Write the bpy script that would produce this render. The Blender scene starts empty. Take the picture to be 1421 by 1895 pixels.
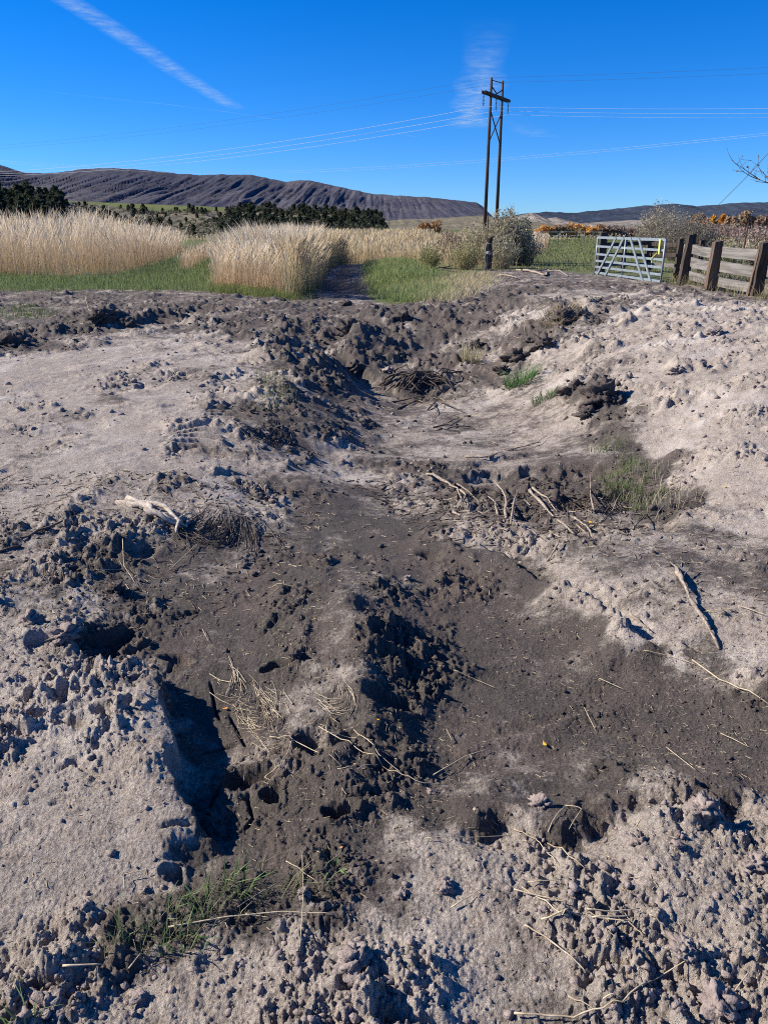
import bpy, math, random
import numpy as np
from mathutils import Vector, Matrix

rng = np.random.default_rng(7)
random.seed(7)
sc = bpy.context.scene
col = sc.collection
R = math.radians

# ------------------------------------------------------------------ camera
FPX, CX, CY = 1424.0, 710.5, 947.5
PITCH = R(20.4)
EYE = np.array([0.0, 0.0, 1.65])
cam_d = bpy.data.cameras.new('camera')
cam_d.sensor_fit = 'VERTICAL'; cam_d.sensor_height = 36.0; cam_d.sensor_width = 27.0
cam_d.lens = 36.0 * FPX / 1895.0
cam_d.clip_start = 0.05; cam_d.clip_end = 60000
cam = bpy.data.objects.new('camera', cam_d); col.objects.link(cam)
cam.location = EYE; cam.rotation_euler = (R(90) - PITCH, 0, 0)
sc.camera = cam

# ------------------------------------------------------------------ sky and sun
SUN_EL, SUN_AHEAD = R(33), R(9)
world = bpy.data.worlds.new('World'); sc.world = world; world.use_nodes = True
nt = world.node_tree; nt.nodes.clear()
wo = nt.nodes.new('ShaderNodeOutputWorld'); bg = nt.nodes.new('ShaderNodeBackground')
sky = nt.nodes.new('ShaderNodeTexSky'); sky.sky_type = 'NISHITA'; sky.sun_disc = False
sky.sun_elevation = SUN_EL; sky.sun_rotation = -(math.pi / 2 - SUN_AHEAD)
sky.altitude = 1900; sky.air_density = 1.0; sky.dust_density = 0.0; sky.ozone_density = 1.0
hs = nt.nodes.new('ShaderNodeHueSaturation'); hs.inputs['Saturation'].default_value = 1.15
hs.inputs['Value'].default_value = 1.0
ml = nt.nodes.new('ShaderNodeMix'); ml.data_type = 'RGBA'; ml.blend_type = 'MULTIPLY'; ml.inputs[0].default_value = 1.0
ml.inputs[7].default_value = (0.50, 0.82, 1.45, 1)      # white balance of the phone
nt.links.new(sky.outputs[0], ml.inputs[6]); nt.links.new(ml.outputs[2], hs.inputs['Color']); nt.links.new(hs.outputs[0], bg.inputs[0])
nt.links.new(bg.outputs[0], wo.inputs[0]); bg.inputs[1].default_value = 0.063
sun_d = bpy.data.lights.new('sun', 'SUN'); sun_d.energy = 5.0; sun_d.angle = R(0.5); sun_d.color = (1.0, 0.92, 0.79)
sun = bpy.data.objects.new('sun', sun_d); col.objects.link(sun)
sdir = Vector((-math.cos(SUN_EL) * math.cos(SUN_AHEAD), math.cos(SUN_EL) * math.sin(SUN_AHEAD), math.sin(SUN_EL)))
sun.rotation_euler = sdir.to_track_quat('Z', 'Y').to_euler(); sun.location = (-20, 5, 20)
sc.view_settings.view_transform = 'Standard'; sc.view_settings.look = 'None'
sc.view_settings.gamma = 1.0; sc.view_settings.exposure = 0.8; sc.view_settings.use_curve_mapping = False
sc.render.engine = 'CYCLES'
sc.cycles.filter_width = 1.05; sc.cycles.use_denoising = False
sc.cycles.max_bounces = 6; sc.cycles.transparent_max_bounces = 24; sc.cycles.volume_bounces = 0

# ------------------------------------------------------------------ geometry of places
cp, sp_ = math.cos(PITCH), math.sin(PITCH)
def ray(px, py):
    px = np.asarray(px, float); py = np.asarray(py, float)
    a = (px - CX) / FPX; b = -(py - CY) / FPX
    return np.stack([a, cp + b * sp_, -sp_ + b * cp], -1)
def W(px, py, z=0.0):
    d = ray(px, py); t = (np.asarray(z, float) - EYE[2]) / d[..., 2]
    return EYE + d * t[..., None]
def At(px, py, Y):
    d = ray(px, py); t = np.asarray(Y, float) / d[..., 1]
    return EYE + d * t[..., None]

# ------------------------------------------------------------------ noise
f32 = np.float32
def _h(ix, iy, seed):
    n = (ix.astype(np.int64) * 374761393 + iy.astype(np.int64) * 668265263 + seed * 1442695041) & 0xFFFFFFFF
    n = ((n ^ (n >> 13)) * 1274126177) & 0xFFFFFFFF
    n = ((n ^ (n >> 16)) * 2246822519) & 0xFFFFFFFF
    return n ^ (n >> 15)
def rnd(ix, iy, seed):
    return ((_h(ix, iy, seed) & 0xFFFFFF) / f32(16777216.0)).astype(f32)
def vn(x, y, seed=0):
    xi = np.floor(x); yi = np.floor(y)
    fx = (x - xi).astype(f32); fy = (y - yi).astype(f32)
    ux = fx * fx * (3 - 2 * fx); uy = fy * fy * (3 - 2 * fy)
    xi = xi.astype(np.int64); yi = yi.astype(np.int64)
    def g(ox, oy):
        a = rnd(xi + ox, yi + oy, seed) * f32(6.2831853)
        return np.cos(a) * (fx - ox) + np.sin(a) * (fy - oy)
    a = g(0, 0); b = g(1, 0); c = g(0, 1); d = g(1, 1)
    return (a + (b - a) * ux + (c - a) * uy + (a - b - c + d) * ux * uy) * 1.5
def fbm(x, y, octs, seed=0, gain=0.5):
    s = 0; a = 1.0
    for i in range(octs):
        s = s + a * vn(x, y, seed + i * 17); x = x * 2.03 + 5.1; y = y * 2.03 - 3.7; a *= gain
    return s
def billow(x, y, octs, seed=0, gain=.5):
    s = 0; a = 1.0
    for i in range(octs):
        s = s + a * np.abs(vn(x, y, seed + i * 13)); x = x * 1.93 + 3.1 + .3 * y; y = y * 1.93 - 1.7; a *= gain
    return s
def worley(x, y, seed=0):
    xi = np.floor(x).astype(np.int64); yi = np.floor(y).astype(np.int64)
    best = np.full(x.shape, 9.0, f32); idv = np.zeros(x.shape, f32)
    for ox in (-1, 0, 1):
        for oy in (-1, 0, 1):
            h = _h(xi + ox, yi + oy, seed)
            cx = (h & 0xFFF) / f32(4096.0); cy = ((h >> 12) & 0xFFF) / f32(4096.0)
            d = (xi + ox + cx - x) ** 2 + (yi + oy + cy - y) ** 2
            m = d < best
            best = np.where(m, d, best).astype(f32); idv = np.where(m, ((h >> 20) & 0xFF) / f32(255.0), idv).astype(f32)
    return np.sqrt(best), idv
def ss(a, b, x):
    t = np.clip((x - a) / (b - a), 0, 1); return t * t * (3 - 2 * t)

# ------------------------------------------------------------------ lie of the land: (px, py, z, damp plus some painted shade, rough)
CPT = [
 # bottom edge, loose clods, with a small bank's shadow painted in mid-row
 (-150,1890,0,.25,.6),(0,1890,.0,.35,.75),(120,1840,.0,.3,.8),(300,1870,.0,.3,.7),(480,1880,.01,.25,.7),(640,1830,.03,.2,.7),(760,1850,-.04,.45,.7),
 (900,1860,-.03,.45,.45),(1050,1870,-.01,.45,.5),(1200,1860,.0,.3,.7),(1350,1870,.01,.2,.8),(1560,1880,.02,.2,.8),
 (560,1760,.02,.25,.7),(420,1790,.0,.45,.6),(700,1720,.0,.3,.6),(850,1740,.0,.2,.55),(960,1700,-.01,.35,.7),(1100,1720,.0,.25,.8),(1250,1700,.01,.15,.85),(1400,1700,.02,.12,.9),(1560,1650,.02,.12,.9),
 (0,1780,.0,.15,.45),(120,1740,.0,.25,.5),(230,1730,-.02,.7,.7),(330,1700,-.03,.85,.7),(450,1690,-.03,.85,.6),(600,1690,-.02,.75,.45),(560,1620,-.06,.85,.5),(700,1630,-.05,.6,.5),
 (-150,1650,.01,.04,.2),(60,1640,.01,.03,.2),(200,1640,.0,.06,.22),(270,1590,.0,.08,.25),(350,1590,-.1,.75,.3),(420,1620,-.06,.8,.5),(500,1590,-.12,.85,.35),
 (800,1570,-.02,.2,.5),(750,1540,-.10,.6,.5),(950,1560,.0,.08,.45),(1050,1600,.0,.12,.6),(1150,1560,.0,.12,.75),(1230,1520,.05,.08,.9),(1300,1560,.03,.08,.9),(1421,1540,.02,.08,.85),(1560,1520,.02,.1,.85),
 # left bank in front
 (350,900,-.05,.45,.5),(430,960,-.12,.5,.5),(150,960,.0,.25,.45),(60,1050,-.01,.4,.8),(-150,1450,.02,.04,.2),(0,1500,.02,.03,.16),(120,1480,.02,.03,.18),(250,1500,.01,.03,.22),(280,1400,.02,.05,.28),(100,1400,.02,.05,.25),(60,1560,.02,.03,.16),(180,1560,.02,.03,.18),(0,1350,.02,.1,.8),(120,1330,.02,.12,.8),(230,1300,.02,.12,.8),(60,1270,.02,.15,.9),
 (330,1540,-.02,.12,.4),(385,1570,-.1,.7,.35),
 # near basin
 (400,1370,-.22,.85,.12),(430,1310,-.23,.8,.12),(360,1230,-.2,.75,.12),(440,1440,-.19,.8,.18),(460,1530,-.15,.85,.25),(560,1500,-.13,.85,.2),(620,1430,-.12,.8,.15),(680,1520,-.13,.85,.35),(780,1500,-.2,.85,.45),
 (480,1340,-.2,.8,.35),(540,1300,-.16,.55,.5),(510,1230,-.2,.8,.45),(600,1260,-.12,.55,.55),(560,1390,-.16,.9,.5),
 # middle mound, its right flank darkened with painted shade
 (620,1170,-.08,.55,.12),(640,1110,-.1,.55,.5),(700,1060,-.22,.7,.7),(690,1180,-.1,.95,.7),(680,1260,-.08,.75,.7),(740,1240,-.22,1,.9),(760,1290,-.25,1,.8),(720,1180,-.16,.95,.9),(780,1200,-.3,.95,.6),(700,1330,-.18,.95,.8),(740,1400,-.25,.95,.6),(790,1350,-.34,.9,.2),
 # dark floors behind
 (400,1140,-.26,.9,.12),(330,1190,-.22,.85,.3),(480,1080,-.28,.9,.2),(560,1060,-.28,.85,.4),(600,1040,-.3,.75,.5),(540,1150,-.22,.8,.45),(350,1060,-.22,.8,.35),(450,1010,-.28,.7,.25),(560,980,-.33,.75,.2),(660,1000,-.4,.85,.08),(620,940,-.38,.65,.15),(720,980,-.45,.7,.06),
 (860,1080,-.42,.9,.55),(940,1060,-.42,.85,.4),(1180,1300,-.3,.95,.35),(1100,1330,-.3,.9,.3),(800,1150,-.38,.9,.35),(800,1040,-.4,.85,.3),(880,1170,-.40,.9,.12),(850,1300,-.37,.82,.2),(950,1200,-.42,.95,.32),(930,1300,-.38,.92,.15),(900,1400,-.34,.8,.15),(850,1460,-.3,.7,.15),(1000,1430,-.32,.72,.1),(1100,1380,-.3,.7,.12),(1020,1480,-.28,.85,.25),(1150,1460,-.22,.85,.4),
 (1000,1100,-.45,.75,.08),(1080,1180,-.43,.8,.08),(1150,1260,-.38,.95,.2),(1230,1230,-.3,.9,.2),(1250,1320,-.28,.95,.25),(1320,1250,-.2,.8,.25),(1350,1340,-.2,.95,.3),(1421,1330,-.15,.85,.3),(1300,1420,-.18,.92,.3),(1400,1430,-.12,.85,.35),(1560,1400,-.1,.7,.4),
 (900,1510,-.18,.8,.35),(1050,1520,-.15,.75,.45),(1210,1470,-.08,.4,.7),
 # right terrace and its cut edge
 (880,980,-.3,.25,.6),(960,1010,-.22,.3,.6),(1040,1060,-.16,.25,.7),(1110,1100,-.12,.12,.6),(1180,1160,-.12,.12,.6),(1250,1190,-.14,.25,.6),(1400,1230,-.05,.3,.5),(1560,1240,0,.3,.5),
 (1120,1020,-.12,.5,.35),(1250,1040,-.08,.55,.25),(1330,1110,-.06,.5,.25),(1400,1060,-.02,.6,.25),(1250,1120,-.08,.45,.25),(1180,1070,-.1,.5,.3),(1560,1100,0,.35,.3),(1421,1170,-.04,.2,.3),(1100,960,-.25,.6,.5),(1200,980,-.15,.4,.4),(1330,960,-.08,.25,.35),(1421,960,-.02,.15,.35),(1560,950,.05,.12,.4),
 # debris hollow below the silt floor
 (780,890,-.55,.5,.7),(860,920,-.5,.75,.8),(950,940,-.45,.85,.85),(1040,900,-.55,.95,.8),(1120,910,-.52,.98,.8),(1180,930,-.4,.95,.7),(1220,880,-.35,.75,.5),(1250,940,-.22,.75,.5),(1300,985,-.1,.5,.4),(1390,1010,-.05,.45,.35),(680,910,-.5,.55,.1),
 # silt floor
 (680,870,-.48,.4,.3),(720,830,-.55,.35,.15),(800,840,-.55,.3,.06),(900,840,-.54,.28,.06),(1000,845,-.5,.3,.1),(1090,840,-.45,.25,.12),(720,770,-.6,.35,.12),(820,760,-.6,.28,.1),(930,780,-.58,.25,.05),(1030,790,-.5,.2,.1),(700,715,-.6,.45,.15),(780,708,-.58,.85,.7),(870,710,-.55,.45,.4),(960,750,-.52,.22,.15),(620,850,-.42,.3,.3),(640,880,-.5,.35,.15),
 # left slope into the silt floor
 (600,790,-.22,.75,.7),(560,760,-.08,.6,.6),(500,790,-.12,.65,.5),(560,840,-.25,.55,.5),(500,700,.0,.35,.45),(600,700,-.15,.75,.8),(640,680,-.4,.85,.7),(480,860,-.14,.4,.5),(560,900,-.28,.55,.5),(640,760,-.5,.7,.5),
 # left plateau
 (-200,640,.0,.12,.2),(0,700,.0,.1,.12),(100,680,.0,.1,.1),(250,660,.0,.1,.1),(400,670,.0,.18,.15),(450,720,.0,.3,.5),(380,690,.0,.25,.35),(150,740,.0,.12,.15),(300,730,.0,.05,.06),(250,800,.0,.04,.05),(380,800,.0,.2,.4),(100,790,.0,.2,.4),(0,830,.0,.12,.2),(120,870,.0,.04,.06),(260,870,.0,.06,.08),(380,860,-.02,.12,.3),(-200,850,.0,.08,.15),(60,930,.0,.08,.12),
 (450,920,-.16,.4,.5),(350,920,-.08,.3,.4),(220,930,-.02,.35,.5),(300,960,-.1,.45,.6),(0,1000,.0,.45,.8),(120,1000,-.03,.5,.9),(220,1030,-.1,.6,.8),(50,1100,-.02,.3,.8),(150,1110,-.06,.5,.8),(230,1100,-.15,.75,.6),(0,1190,.0,.15,.85),(120,1180,-.02,.25,.8),(200,1200,-.16,.85,.5),(260,1240,-.06,.4,.8),(400,970,-.16,.45,.4),(-200,1100,0,.3,.7),(-200,1270,.02,.15,.7),  # hollow under the left ledge has its shadow painted in with the damp
 (50,835,.0,.35,.55),(110,765,.0,.3,.5),(200,735,.0,.3,.55),(290,700,.0,.3,.5),(370,655,.0,.3,.4),(20,880,.0,.3,.45),(330,815,.0,.3,.5),(420,830,-.04,.35,.6),(330,690,0,.35,.5),(400,705,0,.4,.5),(60,720,.0,.15,.25),(180,770,.0,.1,.2),
 # dam and far edge of the dirt, left
 (-200,560,.03,.6,.5),(0,560,.02,.68,.5),(60,580,.03,.6,.3),(60,555,.02,.68,.5),(200,555,.03,.68,.55),(170,600,.08,.9,.85),(30,630,.04,.85,.8),(120,560,.03,.68,.5),(300,560,.06,.68,.6),(250,620,.03,.35,.3),(420,590,.08,.68,.75),(400,640,.02,.3,.35),(540,600,.08,.75,.8),(480,610,.05,.7,.7),(350,590,.05,.7,.6),(540,650,.0,.7,.8),(470,560,.05,.65,.6),(560,570,.04,.75,.5),(640,580,.04,.75,.6),(610,630,-.05,.7,.8),
 (700,590,.05,.75,.8),(800,580,.1,.75,.8),(700,640,-.2,.85,.8),(780,620,-.08,.8,.8),(800,670,-.4,.75,.8),(740,685,-.52,.7,.7),(880,600,.05,.7,.8),(860,660,-.3,.6,.6),(930,640,-.12,.5,.6),(920,690,-.38,.5,.5),(960,600,.15,.45,.7),
 # right heap
 (950,545,.22,.85,.7),(1030,530,.24,.75,.5),(1075,543,.30,.3,.2),(1120,560,.36,.55,.7),(1250,575,.42,.15,.6),(1400,590,.45,.08,.55),(1560,600,.45,.1,.55),(1040,600,.22,.6,.8),(1150,640,.2,.2,.6),(1280,660,.25,.06,.6),(1421,680,.3,.06,.6),(1560,700,.3,.06,.6),(1020,680,-.15,.3,.6),(1100,700,.0,.3,.6),(1200,730,.02,.06,.6),(1350,760,.1,.06,.6),(1560,780,.15,.06,.6),
 (1080,745,-.22,.95,.85),(1140,760,-.15,.6,.7),(1130,820,-.35,.7,.4),(1180,860,-.35,.7,.4),(1230,820,-.16,.08,.25),(1330,850,-.06,.1,.55),(1421,850,.0,.06,.5),(1260,870,-.22,.25,.7),(1350,910,-.12,.1,.4),
 # behind the heap
 (960,515,.08,.6,.8),(1060,512,.05,.6,.7),(1160,522,.05,.6,.7),(1260,540,.1,.6,.7),(1380,548,.12,.6,.35),(1500,560,.1,.6,.35),(860,530,.05,.5,.5),(850,508,.0,.6,.4),
 # grass edge and ditch behind the dam, reed shade painted into the damp floor
 (-200,530,.0,.6,.2),(0,530,.0,.6,.2),(200,530,.0,.6,.2),(380,535,.0,.6,.2),(500,540,.0,.6,.2),(545,548,.0,.6,.2),(590,545,-.75,1,.3),(640,545,-.8,.95,.4),(675,548,-.5,.8,.2),(720,555,-.02,.5,.2),(790,550,.02,.5,.2),
 (-200,500,.0,.5,.1),(0,500,.0,.5,.1),(300,500,.0,.5,.1),(530,510,.0,.5,.1),(570,510,-.2,.6,.1),(630,510,-.9,1,.2),(660,500,-.75,1,.2),(690,505,-.05,.5,.1),(780,510,.0,.5,.1),(900,495,.0,.6,.2),(1050,490,.0,.5,.1),(1250,505,.0,.5,.1),(1450,520,.0,.5,.1),
 (0,465,.0,.5,.1),(300,465,.0,.5,.1),(580,480,.0,.5,.1),(650,480,-.9,1,.05),(690,480,-.05,.5,.1),(850,470,.0,.5,.1),(1050,465,.0,.5,.1),(1300,470,.0,.5,.1),(1600,480,.0,.5,.1),
 (0,440,.0,.5,.0),(500,440,.0,.5,.0),(900,440,.0,.5,.0),(1421,440,.0,.5,.0),(-600,440,.0,.5,.0),(2000,440,0,.5,0),
]
CPT = np.array(CPT, float)
def dep(py):
    return np.interp(py, [560, 700, 860, 1000, 1200, 1600], [1.0, .85, .7, .5, .45, .42])
floor_ = (CPT[:, 0] > 660) & (CPT[:, 0] < 1100) & (CPT[:, 1] > 700) & (CPT[:, 1] < 850) & (CPT[:, 3] < .5)
CPT[:, 3] += .13 * floor_
CPT[:, 3] -= .10 * ((CPT[:, 1] > 1680) & (CPT[:, 3] < .5) & (CPT[:, 3] > .15))
CPT[:, 2] = np.where(CPT[:, 2] < 0, CPT[:, 2] * dep(CPT[:, 1]), CPT[:, 2])
CW = W(CPT[:, 0], CPT[:, 1], CPT[:, 2])
def uv(x, y):
    return (x / (0.937 * np.maximum(y, 0.3) + 0.575)) * 1.6, np.log(np.maximum(y, 0.3) + 0.6)
cu, cv = uv(CW[:, 0], CW[:, 1])
# multiquadric for height, normalised inverse distance for damp-and-shade and rough
K = np.sqrt((cu[:, None] - cu) ** 2 + (cv[:, None] - cv) ** 2 + 0.03 ** 2)
coef = np.linalg.solve(K - np.eye(len(cu)) * 0.03, CPT[:, 2] + 0.0)
NU, NV = 420, 460
gu = np.linspace(-1.5, 1.5, NU); gv = np.linspace(-0.1, 4.9, NV)
GU, GV = np.meshgrid(gu, gv)
zz = np.zeros(GU.shape); ww = np.zeros(GU.shape); rr_ = np.zeros(GU.shape); tot = np.zeros(GU.shape)
for k in range(len(cu)):
    d2 = (GU - cu[k]) ** 2 + (GV - cv[k]) ** 2
    zz += coef[k] * np.sqrt(d2 + 0.03 ** 2)
    w = 1.0 / (d2 + 1e-5) ** 2.2
    ww += w * CPT[k, 3]; rr_ += w * CPT[k, 4]; tot += w
ww /= tot; rr_ /= tot
zz = np.clip(zz, -1.0, 0.6)
def bil(A, x, y):
    u, v = uv(x, y)
    fu = np.clip((u - gu[0]) / (gu[1] - gu[0]), 0, NU - 1.001); fv = np.clip((v - gv[0]) / (gv[1] - gv[0]), 0, NV - 1.001)
    iu = fu.astype(int); iv = fv.astype(int); fu = fu - iu; fv = fv - iv
    return A[iv, iu] * (1 - fu) * (1 - fv) + A[iv, iu + 1] * fu * (1 - fv) + A[iv + 1, iu] * (1 - fu) * fv + A[iv + 1, iu + 1] * fu * fv

# banks, ridges and pits: world-space features
def segdist(x, y, P):
    best = np.full(x.shape, 1e9); bp = np.zeros(x.shape); sd = np.zeros(x.shape); tt = np.zeros(x.shape)
    L = np.concatenate([[0], np.cumsum(np.hypot(*(np.diff(P[:, :2], axis=0).T)))])
    for i in range(len(P) - 1):
        ax, ay = P[i, :2]; bx, by = P[i + 1, :2]; dx, dy = bx - ax, by - ay; l2 = dx * dx + dy * dy
        t = np.clip(((x - ax) * dx + (y - ay) * dy) / l2, 0, 1)
        qx = x - ax - t * dx; qy = y - ay - t * dy; d = np.hypot(qx, qy)
        pp = (dx * (y - ay) - dy * (x - ax)) / math.sqrt(l2)
        m = (d < best - 1e-7) | ((np.abs(d - best) <= 1e-7) & (np.abs(pp) > bp))
        bp = np.where(m, np.abs(pp), bp)
        best = np.where(m, d, best); sd = np.where(m, np.sign(pp) * d, sd)
        tt = np.where(m, (L[i] + t * (L[i + 1] - L[i])) / L[-1], tt)
    return best, sd, tt
FEAT = []
def feat(kind, pts, z, *a):
    y_ = np.array([p[1] for p in pts], float)
    z = z * float(dep(y_.mean())) if z < 0 else z
    P = W(np.array([p[0] for p in pts]), y_, z)
    FEAT.append((kind, P, a))
# cliff: (A total drop, w transition, reach); left of travel is high
feat('cliff', [(405,1590),(380,1550),(355,1500),(325,1420),(320,1330),(285,1265),(235,1235),(200,1215)], -.02, .105, .015, .18)
feat('cliff', [(240,1140),(190,1165),(110,1185),(40,1200)], -.05, -.06, .02, .16)
feat('cliff', [(640,865),(720,862),(800,868),(870,866),(940,850),(1000,836)], -.55, .05, .05, .3)
feat('cliff', [(870,985),(950,1020),(1030,1075),(1110,1125),(1180,1180),(1250,1220)], -.22, -.10, .04, .25)
feat('cliff', [(760,885),(830,880),(900,872),(1000,868),(1100,872),(1170,880)], -.5, .11, .10, .45)
feat('cliff', [(830,1540),(920,1510),(1040,1545),(1110,1500),(1190,1480),(1290,1480),(1421,1500)], -.06, .08, .05, .2)
feat('cliff', [(630,640),(650,665),(700,690),(780,690),(870,690)], -.35, .18, .12, .8)
feat('ridge', [(640,1075),(655,1150),(670,1220),(690,1300),(720,1380)], -.08, .045, .08)
feat('ridge', [(1180,1500),(1260,1490),(1310,1530)], .02, .05, .07)
feat('ridge', [(560,1440),(620,1420),(680,1480)], -.12, .035, .08)
feat('ridge', [(150,605),(220,600),(330,575)], .08, .13, .45)
feat('ridge', [(0,640),(70,625)], .05, .1, .3)
feat('ridge', [(470,668),(560,655),(610,640)], .0, .1, .3)
feat('ridge', [(870,700),(930,735)], -.5, .04, .1)
feat('ridge', [(905,1380),(1000,1340),(1110,1300)], -.36, -.012, .03)
feat('ridge', [(880,1490),(1000,1450),(1120,1400)], -.32, .02, .05)
feat('ridge', [(1040,720),(1090,745),(1140,745)], -.15, .16, .3)
feat('ridge', [(960,560),(1030,585),(1060,600)], .25, .15, .35)
feat('ridge', [(640,610),(650,640)], .0, .09, .25)
feat('ridge', [(725,712),(780,703),(835,712)], -.5, .13, .3)
feat('ridge', [(690,600),(760,592),(850,596)], .0, .08, .5)
feat('ridge', [(0,790),(80,800),(220,780)], 0, -.035, .12)
feat('ridge', [(0,700),(130,690),(300,640)], 0, .02, .12)
feat('ridge', [(640,1850),(790,1790),(770,1890)], .03, .045, .09)
for c_ in ([(378,1258),(392,1290),(400,1312),(412,1325)], [(428,1312),(440,1345),(452,1372)], [(380,1388),(410,1372),(438,1364)], [(395,1500),(418,1455),(452,1432)], [(455,1470),(462,1500),(471,1520),(452,1540)], [(310,1240),(330,1215)], [(120,1480),(150,1470),(190,1495)], [(300,1590),(360,1580)]):
    feat('ridge', c_, -.2, -.03, .0055)
for (x, y, r, dp) in [(590,1385,36,.06),(455,1435,28,.06),(497,1470,20,.05),(630,1520,22,.07),(320,1615,18,.04),(515,1230,18,.05),(330,1215,18,.04),
                      (720,1300,30,.05),(1105,905,60,.09),(1200,930,60,.06),(75,1840,28,.05),
                      (1000,940,35,.08),(255,1030,32,.05),(190,1190,35,.04),(790,1000,20,.04),(70,1345,22,.05),(120,1300,20,.045),(150,1360,26,.045),(200,1330,22,.04),(60,1300,20,.04),(220,1270,18,.04),(30,1380,25,.04),(250,1350,18,.03),(1085,1500,22,.02),(455,1060,10,.02),(360,1120,10,.025),(640,1380,20,.04),(1290,1170,16,.03)]:
    c = W(np.array([x, x + r]), np.array([y, y]), -.08 if 200 < x < 1200 and y < 1550 else 0)
    FEAT.append(('pit', c[0], (abs(c[1][0] - c[0][0]), dp)))
def treads(pts, z, halfw, pitch, amp):
    P = W(np.array([p[0] for p in pts]), np.array([p[1] for p in pts]), z)
    L = np.hypot(*(P[-1, :2] - P[0, :2]))
    FEAT.append(('tread', P, (halfw, L / pitch, amp)))
feat('ridge', [(760,1290),(880,1240),(1000,1215)], -.36, .012, .05)
feat('ridge', [(820,1420),(950,1370),(1090,1330),(1180,1310)], -.34, .014, .035)
feat('ridge', [(1150,1330),(1250,1360),(1380,1370)], -.25, .015, .06)
feat('ridge', [(700,1010),(800,1010),(900,1060)], -.42, .02, .06)
treads([(300,600),(350,585),(410,565)], .05, .32, .2, .09)
treads([(370,830),(400,770),(440,720),(440,690)], 0, .22, .14, .05)
treads([(130,1500),(165,1440),(190,1385)], 0, .07, .024, .007)
treads([(215,1490),(240,1430),(250,1380)], 0, .05, .024, .006)
treads([(460,672),(540,660),(610,650)], 0, .18, .12, .05)

def Hb(x, y):
    """land without the crumbs"""
    x = np.asarray(x, float); y = np.asarray(y, float)
    u_, v_ = uv(x, y)
    s = np.clip(y, .5, 30)
    wx = x + 0.05 * s * vn(x / s * 9, np.log(np.maximum(y, .3) + .6) * 9, 3) * .35
    wy = y + 0.05 * s * vn(x / s * 9 + 40, np.log(np.maximum(y, .3) + .6) * 9, 5) * .25
    h = bil(zz, wx, wy)
    for kind, P, a in FEAT:
        if kind == 'pit':
            r, dp = a
            m = (np.abs(wx - P[0]) < 3 * r) & (np.abs(wy - P[1]) < 3 * r)
            if m.any():
                an = np.arctan2(wy[m] - P[1], wx[m] - P[0]); d = np.hypot(wx[m] - P[0], wy[m] - P[1]) / (r * (1 + .22 * np.sin(2 * an + P[0] * 40) + .16 * np.sin(3 * an + P[1] * 30)))
                h[m] += -dp * np.exp(-d ** 4) + dp * .25 * np.exp(-((d - 1.4) / .4) ** 2)
            continue
        reach = 2.6 * (a[2] if kind == 'cliff' else a[1] if kind == 'ridge' else a[0])
        m = (wx > P[:, 0].min() - reach) & (wx < P[:, 0].max() + reach) & (wy > P[:, 1].min() - reach) & (wy < P[:, 1].max() + reach)
        if not m.any(): continue
        mx, my = wx[m], wy[m]
        if kind != 'tread':
            k = 2.5 / a[-1] ** .8
            jt = 0.004 if a[-1] < .01 else min(.06, .5 * a[-1] ** .5 * .12); mx = mx + jt * fbm(mx * 9, my * 9, 3, 91); my = my + jt * fbm(mx * 9, my * 9, 3, 92)
        d, sd, t = segdist(mx, my, P)
        end = ss(0, .12, t) * ss(1, .88, t)
        if kind == 'cliff':
            A, w, rch = a
            h[m] += end * A * (ss(-w, w, sd) - .5) * np.exp(-(d / rch) ** 2)
        elif kind == 'ridge':
            A, w = a
            h[m] += np.maximum(end, .3) * A * np.exp(-(d / w) ** 2) * (d < reach)
        else:
            hw, n, A = a
            bar = np.abs(((t * n + np.abs(sd) / hw * .5) % 1.0) - .5) * 2
            h[m] += A * (ss(.35, .65, bar) - .6) * ss(hw, hw * .8, d) * (t > .001) * (t < .999)
    h = h - 2.5 * ss(105, 180, y) 
    return h

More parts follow.
